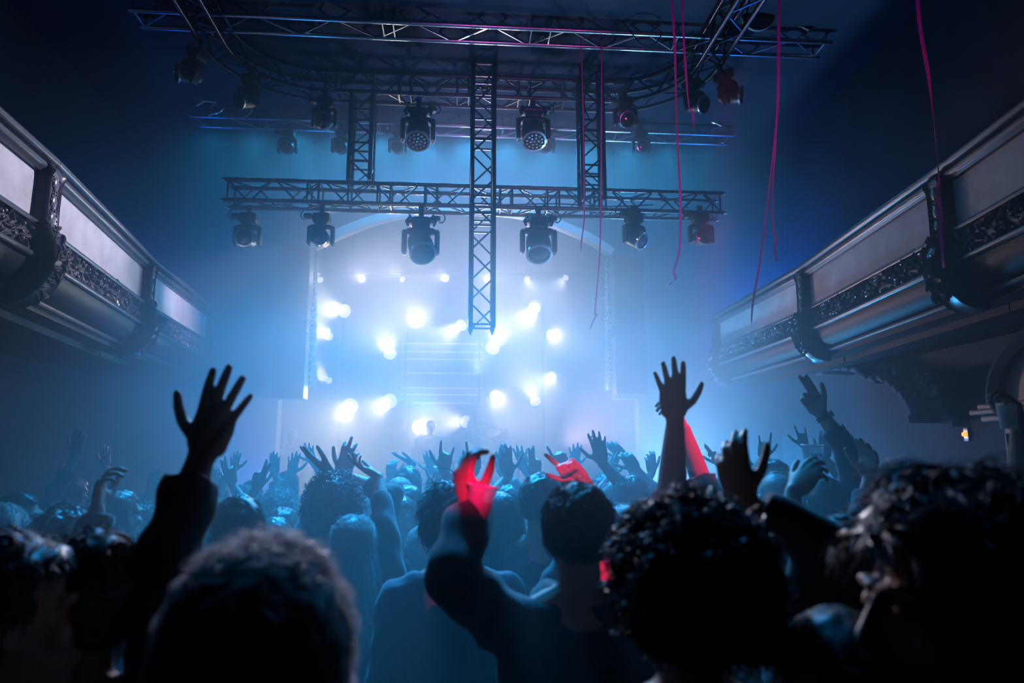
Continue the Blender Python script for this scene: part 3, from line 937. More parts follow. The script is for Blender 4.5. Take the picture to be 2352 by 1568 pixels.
# ================================================================== stage
ZST = .80
m = MB(); m.box((0, (YP + .3 + 15.1) / 2, ZST / 2), (2 * HX - .2, 15.1 - YP - .3, ZST)); o = struct('trim_3', m, M_drape)
o.name = 'stage_platform'; tag(o, 'black raised stage platform behind the crowd', 'stage'); del o['kind']
m = MB(); m.box((0, YP - .35, ZST / 2), (5.2, 1.1, ZST)); o = m.build('stage_apron', M_drape, None, smooth=False); tag(o, 'low black apron step in front of the stage opening', 'stage')

LAMPS_ROW = [(736, 643, 8), (831, 641, 9), (925, 642, 8), (1024, 639, 10), (1118, 641, 8), (1210, 640, 8), (1300, 637, 8)]
LAMPS_BIG = [(792, 714, 17), (757, 773, 10), (954, 739, 16), (1060, 746, 15), (1228, 706, 16), (1265, 768, 12), (896, 812, 16), (1131, 799, 18), (1268, 862, 11),
             (757, 874, 8), (805, 931, 19), (896, 920, 18), (1138, 908, 14), (1230, 922, 13), (963, 981, 18), (1070, 968, 15)]
POLES = [(776, 13.75), (925, 13.75), (1099, 13.75), (1248, 13.75)]
for i, (x, Y) in enumerate(POLES):
    b = P(x, 1050, Y)
    zt = P(x, 690, Y).z
    t = thing('lamp_tower', 'slim %s lamp tower pole on the stage hidden in haze' % ('leftmost', 'second from left', 'third from left', 'rightmost')[i], 'tower', (b.x, Y, ZST))
    m = MB(); m.tube([(0, 0, .02), (0, 0, zt - ZST)], .024, 10); m.build('pole', M_truss, t)
    m = MB(); m.box((0, 0, .015), (.5, .5, .03)); m.build('base_plate', M_truss, t, smooth=False)
pa_ = P(715, 628, 14.1); pb_ = P(1330, 628, 14.1)
m = MB(); m.tube([(0, 0, 0), pb_ - pa_], .024, 10)
for q in (.15, .85):
    m.tube([(pb_ - pa_) * q, (pb_ - pa_) * q + Vector((0, 0, ZC - pa_.z - .02))], .008, 6)
o = m.build('lamp_bar', M_truss, None, loc=pa_); tag(o, 'thin horizontal pipe carrying the row of seven small lamps upstage', 'pipe')


def stage_lamp(label, px, py, r, Y, energy, group, arm_to=None, cone=46, beam=(1.0, .86, .66)):
    p = P(px, py, Y)
    rad = r * 0.93 / FPX * (Y / math.cos(R_(9)))
    t = thing('stage_lamp', label, 'stage light', p, group)
    rn = random.Random(px * 7 + py)
    d = (Vector((p.x * .5 + rn.uniform(-2.7, 1.4), 8.2, rn.uniform(1.2, 6.2))) - p).normalized()
    A = frame(d).to_4x4()
    m = MB(); m.lathe([(0, -rad * 1.9), (rad * .6, -rad * 1.8), (rad * .95, -rad * 1.0), (rad * 1.12, -rad * .1), (rad * 1.14, .03), (rad * 1.02, .03), (rad * 1.0, 0)], A, 20, caps=False)
    m.build('housing', M_fix, t)
    m = MB(); m.lathe([(0, rad * .16), (rad * .5, rad * .12), (rad * .85, rad * .05), (rad * 1.0, 0)], A, 24, caps=False)
    m.build('lens', M_lamp, t)
    m = MB()
    if arm_to is not None:
        q = Vector((arm_to[0] - p.x, arm_to[1] - p.y, 0))
        m.tube([Vector((0, 0, 0)) - d * rad * 1.2, q], .014, 6)
    else:
        m.tube([Vector((0, .02, rad)), Vector((0, 14.1 - Y, pa_.z - p.z))], .012, 6)
    m.build('bracket', M_truss, t)
    light('lamp_beam', 'SPOT', d * (rad * .16 + .05), beam, energy, aim=d * 3, cone=cone, size=rad * .5, parent=t)
    return t


for i, (x, y, r) in enumerate(LAMPS_ROW):
    stage_lamp(('first', 'second', 'third', 'fourth', 'fifth', 'sixth', 'seventh')[i] + ' small warm lamp from the left in the high row across the stage', x, y, r, 14.05, 60, 'row of small stage lamps', cone=50, beam=(.78, .76, 1))
BL = ['large oval glowing lamp upper left of the stage', 'small glowing lamp under the large upper-left one', 'glowing lamp left of the central truss, upper middle', 'glowing lamp half hidden behind the hanging truss end',
      'topmost large glowing lamp right of the central truss', 'second glowing lamp down on the right of the stage', 'glowing lamp beside the left edge of the video screen, upper one', 'glowing lamp just right of the screen, below the truss tip',
      'third glowing lamp down at right of the stage', 'smallest glowing lamp at far left, halfway down', 'biggest glowing lamp at lower left of the stage', 'glowing lamp at the lower left corner of the screen',
      'glowing lamp at the lower right corner of the screen', 'lowest glowing lamp on the right tower', 'glowing lamp behind the left performer', 'glowing lamp behind the raised hand of the performer']
for (x, y, r), lab in zip(LAMPS_BIG, BL):
    k = min(range(4), key=lambda q: abs(POLES[q][0] - x))
    stage_lamp(lab, x, y, r, 13.45, 19.0 * r, 'large glowing stage lamps', arm_to=(P(POLES[k][0], 1050, 13.75).x, 13.75))

# video screen with faint glowing lines
sa, sb = P(917, 930, 14.3), P(1113, 785, 14.3)
t = thing('video_screen', 'pale rectangular video screen with thin pinkish lines behind the performers', 'screen', ((sa.x + sb.x) / 2, 14.3, sa.z))
sw, sh = sb.x - sa.x, sb.z - sa.z
m = MB(); m.box((0, .04, sh / 2), (sw + .06, .06, sh + .06), bevel=.01); m.build('frame', M_fix, t)
for q in (-1, 1):
    m = MB(); m.tube([(q * sw * .4, .09, ZST - sa.z + .005), (q * sw * .4, .09, sh)], .03, 8); m.box((q * sw * .4, .09, ZST - sa.z + .015), (.3, .4, .03)); m.build('support_leg', M_truss, t, smooth=False)
m = MB(); m.box((0, .0, sh / 2), (sw, .02, sh)); m.build('panel', mat('screen_face', (.1, .12, .2), .4, emis=(.42, .52, .95), estr=.12), t, smooth=False)
for k, y in enumerate((789, 808, 825, 857, 891, 906, 925)):
    z = P(1015, y, 14.28).z - sa.z
    m = MB(); m.box((0, -.018, z), (sw * (.96 if k != 6 else .7), .012, .022)); m.build('glowing_line', mat('screen_line', (.9, .6, .6), .4, emis=(1, .55, .5), estr=.55), t, smooth=False)

# performer's desk
da, db = P(965, 1057, 11.45), P(1192, 1056, 11.45)
zt = da.z
t = thing('performer_desk', 'long desk with pale front panels on the stage in front of the performers', 'table', ((da.x + db.x) / 2, 11.75, ZST))
dl = db.x - da.x
m = MB(); m.box((0, 0, zt - ZST - .02), (dl + .1, .62, .045), bevel=.01); m.build('desk_top', M_fix, t)
for k in range(3):
    m = MB(); m.box((-dl / 2 + dl * (k + .5) / 3, -.28, (zt - ZST) / 2 - .02), (dl / 3 - .06, .02, zt - ZST - .08)); m.build('front_panel', M_desk, t, smooth=False)
for k in range(4):
    m = MB(); m.box((-dl / 2 + dl * k / 3, .0, (zt - ZST) / 2 - .02), (.04, .5, zt - ZST - .05)); m.build('leg', M_fix, t, smooth=False)
def gear(name, lab, cat_, px, w3, par_m, parts):
    p = P(px, 1057, 11.7)
    t = thing(name, lab, cat_, (p.x, 11.7, zt + .004))
    for nm, c, sz, rx, mt in parts:
        m = MB(); m.box(c, sz, Matrix.Rotation(rx, 3, 'X'), bevel=min(sz) * .2); m.build(nm, mt, t)
    return t
gear('mixing_console', 'low dark mixing console on the left of the desk', 'mixer', 1000, 0, 0, [('body', (0, 0, .04), (.42, .36, .08), .1, M_fix), ('knob_row', (0, -.05, .09), (.36, .02, .02), .1, M_chrome), ('fader_row', (0, -.12, .085), (.36, .04, .012), .1, M_chrome)])
gear('media_player', 'flat dark media player in the middle of the desk', 'player', 1068, 0, 0, [('body', (0, 0, .04), (.32, .38, .08), .06, M_fix), ('jog_wheel', (0, -.04, .085), (.18, .18, .02), .06, M_chrome)])
p = P(1165, 1040, 11.6)
t = thing('laptop', 'open laptop with bright tilted lid on the right end of the desk', 'laptop', (p.x, 11.68, zt + .004))
m = MB(); m.box((0, -.02, .01), (.32, .22, .018), bevel=.005); m.build('keyboard_base', M_chrome, t)
m = MB(); m.box((0.02, .13, .13), (.30, .012, .22), Matrix.Rotation(-.35, 3, 'X') @ Matrix.Rotation(.3, 3, 'Z'), bevel=.004); m.build('lid', M_white, t)
t = thing('water_bottle', 'clear crumpled water bottle standing left of the laptop', 'bottle', (P(1150, 1040, 11.6).x, 11.6, zt + .004))
m = MB(); m.lathe([(0, 0), (.032, 0), (.034, .02), (.031, .06), (.034, .10), (.033, .14), (.014, .19), (.013, .205), (0, .205)], n=16); m.build('body', mat('clear_plastic', (.8, .85, .9), .15, alpha=.45), t)
m = MB(); m.lathe([(0, .2), (.015, .2), (.015, .225), (0, .225)], n=12); m.build('cap', M_white, t)
t = thing('paper_cup', 'small white paper cup on the left end of the desk', 'cup', (P(968, 1044, 11.6).x, 11.55, zt + .004))
m = MB(); m.lathe([(0, 0), (.028, 0), (.038, .09), (.034, .09), (.026, .01), (0, .01)], n=16, caps=False); m.build('cup_wall', M_white, t)
wp = P(932, 1062, 11.2)
t = thing('monitor_speaker', 'wedge-shaped stage monitor speaker left of the performers desk', 'loudspeaker', (wp.x, 11.2, ZST))
pr = [(-.28, 0), (.30, 0), (.30, .55), (.05, 1.18), (-.10, 1.18)]
m = MB(); vs = [Vector((x, -.22, z)) for x, z in pr] + [Vector((x, .22, z)) for x, z in pr]
m.add(vs, [tuple(range(5)), tuple(range(9, 4, -1))] + [(i, i + 5, (i + 1) % 5 + 5, (i + 1) % 5) for i in range(5)]); m.build('cabinet', M_fix, t, smooth=False)
m = MB(); a, b = Vector((.30, 0, .55)), Vector((.05, 0, 1.18)); c = (a + b) / 2
m.box(c + Vector((.012, 0, .005)), (.36 * 1.6, .36, .02), Matrix.Rotation(math.atan2(.63, .25) , 3, 'Y')); m.build('grille', M_white, t, smooth=False)

# ================================================================== haze
def haze(name, label, y0, y1, dens, g, zt, hx=HX - .01):
    hm = bpy.data.materials.new(name); hm.use_nodes = True
    nt = hm.node_tree
    for n_ in list(nt.nodes):
        if n_.type != 'OUTPUT_MATERIAL':
            nt.nodes.remove(n_)
    vsn = nt.nodes.new('ShaderNodeVolumeScatter')
    vsn.inputs['Color'].default_value = (.92, .96, 1.0, 1)
    vsn.inputs['Density'].default_value = dens
    vsn.inputs['Anisotropy'].default_value = g
    nt.links.new(vsn.outputs[0], nt.nodes['Material Output'].inputs['Volume'])
    m = MB(); m.box((0, (y0 + y1) / 2, zt / 2 + .01), (2 * hx, y1 - y0, zt - .02))
    o = m.build(name, hm, None, smooth=False); tag(o, label, 'haze', kind='stuff')


haze('hall_haze', 'thin smoke haze filling the hall above the crowd', 1.6, 7.79, .018, .20, 3.5)
haze('crowd_haze', 'low blue smoke haze lying among the standing crowd', 1.4, 7.78, .085, .25, 2.9, 2.5)
haze('front_haze', 'thick smoke rolling along the front of the stage wall', 7.80, 10.39, .17, .5, ZC - .02)
haze('stage_haze', 'smoke haze on the front half of the stage', 10.40, 12.59, .08, .5, ZC - .02)
haze('lamp_haze', 'dense bright smoke around the lamps at the back of the stage', 12.60, 15.15, .24, .4, ZC - .02)

# ================================================================== people
M_skin = mat('skin', (.40, .24, .19), .5, spec=.4)
M_skin_shade = mat('skin_shaded', (.20, .11, .08), .5, spec=.4)  # shade put into the colour: backlit raised arms stay dark silhouettes
HAIR = {'dark': mat('hair_dark', (.022, .017, .015), .42, spec=.7, translucent=.22, tcol=(.34, .31, .34)),
        'brown': mat('hair_brown', (.075, .045, .03), .42, spec=.7, translucent=.25, tcol=(.36, .32, .34)),
        'blond': mat('hair_blond', (.50, .44, .40), .4, spec=.6, translucent=.6, tcol=(.82, .78, .80)),
        'grey': mat('hair_grey', (.25, .24, .24), .45, translucent=.3)}
CL = {'black': mat('cloth_black', (.014, .014, .017), .85, sheen=.25), 'navy': mat('cloth_navy', (.02, .025, .05), .85, sheen=.25), 'grey': mat('cloth_grey', (.09, .09, .10), .9, sheen=.2),
      'white': mat('cloth_white', (.55, .53, .55), .85), 'plum': mat('cloth_plum', (.09, .03, .06), .85, sheen=.2), 'denim': mat('cloth_denim', (.05, .07, .12), .85),
      'trousers': mat('cloth_trousers', (.018, .02, .028), .9)}


def fuse(mb, voxel, smooth_it=3, ratio=None, push=None):
    """voxel-union of all pieces in mb into one continuous smooth mesh"""
    me = bpy.data.meshes.new('tmp'); me.from_pydata(mb.v, [], mb.f); me.validate()
    bm = bmesh.new(); bm.from_mesh(me); bmesh.ops.recalc_face_normals(bm, faces=bm.faces[:]); bm.to_mesh(me); bm.free()
    o = bpy.data.objects.new('tmp', me); COL.objects.link(o)
    r = o.modifiers.new('r', 'REMESH'); r.mode = 'VOXEL'; r.voxel_size = voxel; r.use_smooth_shade = True
    if smooth_it:
        s = o.modifiers.new('s', 'SMOOTH'); s.factor = .5; s.iterations = smooth_it
    if ratio:
        d = o.modifiers.new('d', 'DECIMATE'); d.ratio = ratio
    ev = o.evaluated_get(bpy.context.evaluated_depsgraph_get())
    out = bpy.data.meshes.new_from_object(ev)
    bpy.data.objects.remove(o); bpy.data.meshes.remove(me)
    for p in out.polygons:
        p.use_smooth = True
    return out


def mesh_obj(name, me, m, parent):
    o = bpy.data.objects.new(name, me); COL.objects.link(o)
    if not me.materials:
        me.materials.append(m)
    if parent:
        o.parent = parent
    return o


#            index middle ring pinky (curl 0..1), spread, thumb-out (1 = stretched sideways, 0 = folded on palm)
HANDS = {'open': ((.06, .04, .05, .06), 1.0, 1.0), 'flat': ((.08, .06, .07, .09), .45, .6), 'relaxed': ((.22, .30, .36, .42), .7, .6),
         'claw': ((.40, .45, .50, .5), .9, .8), 'point': ((.03, .92, .95, .97), .2, .15), 'horns': ((.04, .95, .95, .05), .6, .9),
         'peace': ((.04, .04, .92, .95), 1.0, .2), 'fist': ((.92, .95, .95, .97), .1, .1), 'grip': ((.42, .45, .47, .5), .3, .7),
         'two': ((.05, .08, .75, .85), .3, .5), 'droop': ((.25, .12, .22, .35), .9, .7), 'three': ((.06, .05, .7, .06), 1.0, .5)}


def hand(m, W, d, n, right, pose, s=1.0):
    """five-fingered hand: W wrist, d pointing direction, n palm normal"""
    curls, spread, th = HANDS[pose]
    d = Vector(d).normalized(); n = Vector(n); n = (n - d * n.dot(d)).normalized()
    t = d.cross(n) * (1 if right else -1)          # towards the thumb
    lat = (.030, .0105, -.0105, -.030); fw = (.090, .094, .088, .078)
    ln = (.074, .083, .077, .060); ra = (.0098, .0100, .0095, .0083)
    # palm: flattened fan from the wrist
    rings = []
    for f_, wd, hh in ((-.012, .026, .0185), (.012, .029, .0175), (.040, .038, .0165), (.068, .0415, .0145), (.088, .0400, .0115), (.097, .0345, .008)):
        rings.append([W + d * f_ * s + t * (wd * math.cos(a) - .001) * s + n * hh * math.sin(a) * s for a in [2 * math.pi * k / 14 for k in range(14)]])
    m.loft(rings)
    m.tube([W + t * .022 * s + d * .02 * s + n * .006 * s, W + t * .030 * s + d * .050 * s + n * .010 * s], [.016 * s, .0155 * s], 8, round_caps=True)   # thenar
    m.tube([W - t * .026 * s + d * .02 * s + n * .004 * s, W - t * .030 * s + d * .06 * s + n * .004 * s], [.0135 * s, .012 * s], 8, round_caps=True)
    for i in range(4):
        a = R_((9, 2, -6, -15)[i] * spread)
        fd = (d * math.cos(a) + t * math.sin(a)).normalized()
        ax = fd.cross(n)
        p = W + d * fw[i] * s + t * lat[i] * s
        pts = [p - fd * .014 * s, p]; rr = [ra[i] * 1.1 * s, ra[i] * 1.06 * s]
        c = curls[i]
        ang = 0.0
        for seg, mx in ((.46, 78), (.30, 98), (.24, 62)):
            ang += R_(mx) * c
            dir_ = fd * math.cos(ang) + n * math.sin(ang)
            p = p + dir_ * ln[i] * seg * s
            pts.append(p.copy()); rr.append(ra[i] * (1.0 if seg > .4 else .94 if seg > .25 else .80) * s)
        # knuckle bends get an extra ring for roundness
        m.tube(pts, rr, 8, round_caps=True)
    ta = R_(18 + 40 * th)
    td = (d * math.cos(ta) + t * math.sin(ta) + n * (.55 - .40 * th)).normalized()
    p0 = W + t * .027 * s + d * .030 * s + n * .008 * s
    td2 = (td * .82 + d * .42 + n * (.25 - .2 * th)).normalized()
    p1 = p0 + td * .042 * s; p2 = p1 + td2 * .034 * s; p3 = p2 + (td2 * .95 + d * .25 - t * .05).normalized() * .024 * s
    m.tube([p0, p1, p2, p3], [.0145 * s, .0125 * s, .0108 * s, .0085 * s], 8, round_caps=True)


def head_pieces(m, Mh, female=False):
    Rm = Mh.to_3x3()
    q = lambda x, y, z: Mh @ Vector((x, y, z))
    m.ell(q(0, -.014, .030), (.076, .097, .092), Rm, 18, 12)
    m.ell(q(0, .022, -.022), (.066, .072, .080), Rm, 16, 10)
    m.ell(q(0, .034, -.062), (.053, .056, .056), Rm, 14, 8)
    m.ell(q(0, .074, -.098), (.022, .020, .018), Rm, 10, 6)            # chin
    m.tube([q(0, .090, .020), q(0, .103, -.006), q(0, .113, -.028)], [.0085, .0105, .0135], 8, round_caps=True)   # nose
    for s in (-1, 1):
        m.ell(q(s * .011, .104, -.031), (.009, .010, .008), Rm, 8, 5)
        m.tube([q(s * .010, .090, .031), q(s * .034, .085, .036), q(s * .055, .066, .028)], [.009, .010, .009], 8, round_caps=True)   # brow
        m.ell(q(s * .032, .078, .012), (.013, .012, .010), Rm, 10, 6)    # eye
        m.ell(q(s * .048, .062, -.020), (.022, .022, .020), Rm, 10, 6)   # cheek
        # ear: rim and lobe
        m.tube([q(s * .072, .006, .020), q(s * .083, -.008, .030), q(s * .087, -.022, .022), q(s * .084, -.020, .000), q(s * .078, -.006, -.022), q(s * .073, .004, -.028)], .0068, 7, round_caps=True)
        m.ell(q(s * .074, -.006, .0), (.008, .018, .024), Rm, 10, 6)
    m.tube([q(-.024, .088, -.058), q(-.008, .098, -.055), q(.008, .098, -.055), q(.024, .088, -.058)], [.005, .0075, .0075, .005], 8, round_caps=True)
    m.tube([q(-.020, .087, -.070), q(0, .096, -.072), q(.020, .087, -.070)], [.005, .0085, .005], 8, round_caps=True)


HAIR_CACHE = {}


def hair_mesh(style, seed, strands, vol, fuzz=0):
    key = (style, seed, strands, round(vol, 2), fuzz)
    if key in HAIR_CACHE:
        return HAIR_CACHE[key]
    rnd = random.Random(seed * 31 + 7)
    m = MB()
    C = Vector((0, -.014, .030))
    base = {'short': .008, 'crop': .004, 'curly': .022, 'afro': .055, 'long': .012, 'wavy': .020, 'bun': .010, 'hood': .016, 'cap': .010}[style] * vol
    rx, ry, rz = .078 + base, .099 + base, .094 + base
    amp = {'short': .006, 'crop': .002, 'curly': .012, 'afro': .020, 'long': .004, 'wavy': .010, 'bun': .004, 'hood': .004, 'cap': .001}[style] * vol
    frq = {'curly': 34, 'afro': 24, 'wavy': 22}.get(style, 18)
    low = {'short': -.050, 'crop': -.045, 'curly': -.060, 'afro': -.080, 'long': -.12, 'wavy': -.085, 'bun': -.06, 'hood': -.12, 'cap': -.03}[style]
    so = Vector((seed * 3.1, seed * 1.7, 0))

    def surf(th, ph, extra=0.0):
        dv = Vector((math.cos(th) * math.cos(ph), math.cos(th) * math.sin(ph), math.sin(th)))
        k = 1 + (noise.noise(dv * frq * .12 + so) * amp * .9 + noise.noise(dv * frq * .3 + so) * amp) / .09
        p = C + Vector((dv.x * rx, dv.y * ry, dv.z * rz)) * k
        # hairline: pull in under the skull over the face and below the nape
        face = p.y > .030 and p.z < (.080 if style != 'hood' else .06) - .25 * max(0, abs(p.x) - .045)
        side = abs(p.x) > .04 and p.y > -.002 and p.z < .010
        lowz = p.z < low
        inn = (face or side or lowz) and not (style == 'long' and p.y < 0)
        if style == 'hood':
            inn = (p.y > .055 and p.z < .075)
        if inn:
            p = C + Vector((dv.x * .066, dv.y * .084, dv.z * .080))
        return p, dv, inn
    NU, NV = (48, 30)
    rings = []
    for i in range(NV + 1):
        th = -math.pi / 2 * .98 + math.pi * .98 * i / NV
        rings.append([surf(th, 2 * math.pi * j / NU)[0] for j in range(NU)])
    m.loft(rings)
    if style in ('long', 'hood'):
        L = .36 if style == 'long' else .10
        prof = [(.10, .085, .066), (.0, .095, .072), (-.10, .097, .066), (-.20, .105, .058), (-.30, .112, .050), (-.34 - .02, .10, .03)] if style == 'long' else [(.08, .08, .07), (0, .096, .085), (-.08, .105, .10), (-.13, .12, .11)]
        rr = []
        for z, a, b in prof:
            row = []
            for k in range(36):
                an = 2 * math.pi * k / 36
                w_ = 1 + .10 * math.sin(k * 2.7 + seed) * (0.4 + abs(z)) + .05 * noise.noise(Vector((k * .9, z * 6, seed)))
                row.append(Vector((a * math.cos(an) * w_, -.045 + b * math.sin(an) * w_ - (.02 if z < -.1 else 0), z)))
            rr.append(row)
        m.loft(rr)
    if style == 'bun':
        m.ell((0, -.085, .105), (.042, .042, .036), None, 16, 10)
    if style == 'cap':
        rr = [[Vector((.074 * math.cos(a), .09 + .075 * math.sin(a) * q, .052 - .02 * q + dz)) for a in [math.pi * k / 12 for k in range(13)]] for q, dz in ((0, 0), (1, 0), (1, -.006), (0, -.006))]
        m.loft(rr, closed=False, caps=False)
    # strands
    for i in range(strands):
        for _t in range(12):
            th = math.asin(rnd.uniform(-.75, 1)); ph = rnd.uniform(0, 2 * math.pi)
            p, dv, inn = surf(th, ph)
            if not inn:
                break
        else:
            continue
        nrm = Vector((dv.x / rx, dv.y / ry, dv.z / rz)).normalized()
        tn = nrm.cross(Vector((rnd.uniform(-1, 1), rnd.uniform(-1, 1), rnd.uniform(-1, 1)))).normalized()
        r0 = rnd.uniform(.0007, .0013)
        if style in ('curly', 'afro'):
            # a loose ring of curl lying partly sunk in the mass
            cr = rnd.uniform(.007, .015) * (1.15 if style == 'afro' else 1)
            ax = (nrm * rnd.uniform(-.4, .4) + tn).normalized()
            e1 = ax.orthogonal().normalized(); e2 = ax.cross(e1)
            c0 = p + nrm * rnd.uniform(-.004, .007)
            k0 = rnd.uniform(0, 6.28); n_ = 9
            pts = [c0 + (e1 * math.cos(k0 + k * .62) + e2 * math.sin(k0 + k * .62)) * cr + ax * (.0022 * k) for k in range(n_)]
            m.tube(pts, [r0 * 1.7] * n_, 3)
        elif style == 'long':
            L = rnd.uniform(.10, .36)
            dn = Vector((nrm.x * .25, nrm.y * .25 - .05, -1)).normalized()
            if p.z > .02:     # on the dome: combed from the parting down the sides
                fl = Vector((nrm.x * .9 + (.25 if nrm.x > 0 else -.25), -.35, -.5)); fl = (fl - nrm * fl.dot(nrm)).normalized()
                pts = [p + fl * (.05 * k / 5) + nrm * (.002 + .003 * math.sin(k + i) - .0025 * (k * .05) ** 2 * 40) for k in range(6)]
            else:
                pts = [p + nrm * (.004 * math.sin(k * .7 + i)) + dn * L * k / 5 + nrm * (.016 * k / 5) for k in range(6)]
            m.tube(pts, [r0] * 5 + [r0 * .3], 3)
        else:
            L = rnd.uniform(.018, .035) * (1.9 if style == 'wavy' else .4 if style == 'crop' else .9)
            fl = Vector((nrm.x * .5 + .8 * noise.noise(p * 14 + so), .10 + .8 * noise.noise(p * 14 + so * 2 + Vector((5, 0, 0))), -.5 if p.z < .10 else -.1))
            fl = (fl - nrm * fl.dot(nrm)); fl = fl.normalized() if fl.length > 1e-4 else tn
            lift = rnd.uniform(.08, .38) if rnd.random() < .9 else rnd.uniform(.4, .7)
            cm = (fl + nrm * lift).normalized()
            cv = nrm.cross(fl) if style == 'wavy' else Vector()
            pts = [p + cm * L * k / 4 - nrm * (.002 + L * .22 * (k / 4) ** 2) + cv * .007 * math.sin(k * 1.3 + i) for k in range(5)]
            m.tube(pts, [r0 * 1.2, r0 * 1.2, r0, r0 * .8, r0 * .3], 3)
    for i in range(fuzz):      # flyaway hairs standing off the outline
        th = math.asin(rnd.uniform(-.55, 1)); ph = rnd.uniform(0, 2 * math.pi)
        p, dv, inn = surf(th, ph)
        if inn and style != 'long':
            continue
        nrm = Vector((dv.x / rx, dv.y / ry, dv.z / rz)).normalized()
        if style == 'long' and p.z < .02:
            z_ = rnd.uniform(-.34, .04); an = rnd.uniform(0, 2 * math.pi)
            p = Vector((.098 * math.cos(an), -.05 + .068 * math.sin(an), z_)); nrm = Vector((math.cos(an), math.sin(an), 0))
        fl = Vector((nrm.x * .4 + rnd.uniform(-.7, .7), rnd.uniform(-.8, .5), -.7 if p.z < .1 else rnd.uniform(-.3, .3)))
        fl = fl - nrm * fl.dot(nrm); fl = fl.normalized() if fl.length > 1e-4 else nrm.orthogonal()
        L = rnd.uniform(.02, .055) * (.6 if style in ('short', 'crop') else 1); up = rnd.uniform(.12, .45) * (.6 if style == 'long' else 1)
        pts = [p + fl * L * k / 5 + nrm * (L * up * math.sin(k / 5 * 2.2) - .002) for k in range(6)]
        m.tube(pts, [.0009, .0009, .0008, .0007, .0005, .0003], 3)
    me = bpy.data.meshes.new('hair'); me.from_pydata(m.v, [], m.f); me.validate()
    for p in me.polygons:
        p.use_smooth = True
    HAIR_CACHE[key] = me
    return me


def ik(S, W, l1, l2, pole):
    v = W - S; D = min(v.length, (l1 + l2) * .999); D = max(D, abs(l1 - l2) + .01)
    u = v.normalized(); a = (l1 * l1 - l2 * l2 + D * D) / (2 * D); h = math.sqrt(max(l1 * l1 - a * a, 0))
    pl = Vector(pole); pl = (pl - u * pl.dot(u))
    pl = pl.normalized() if pl.length > 1e-4 else u.orthogonal().normalized()
    return S + u * a + pl * h


PEOPLE = []


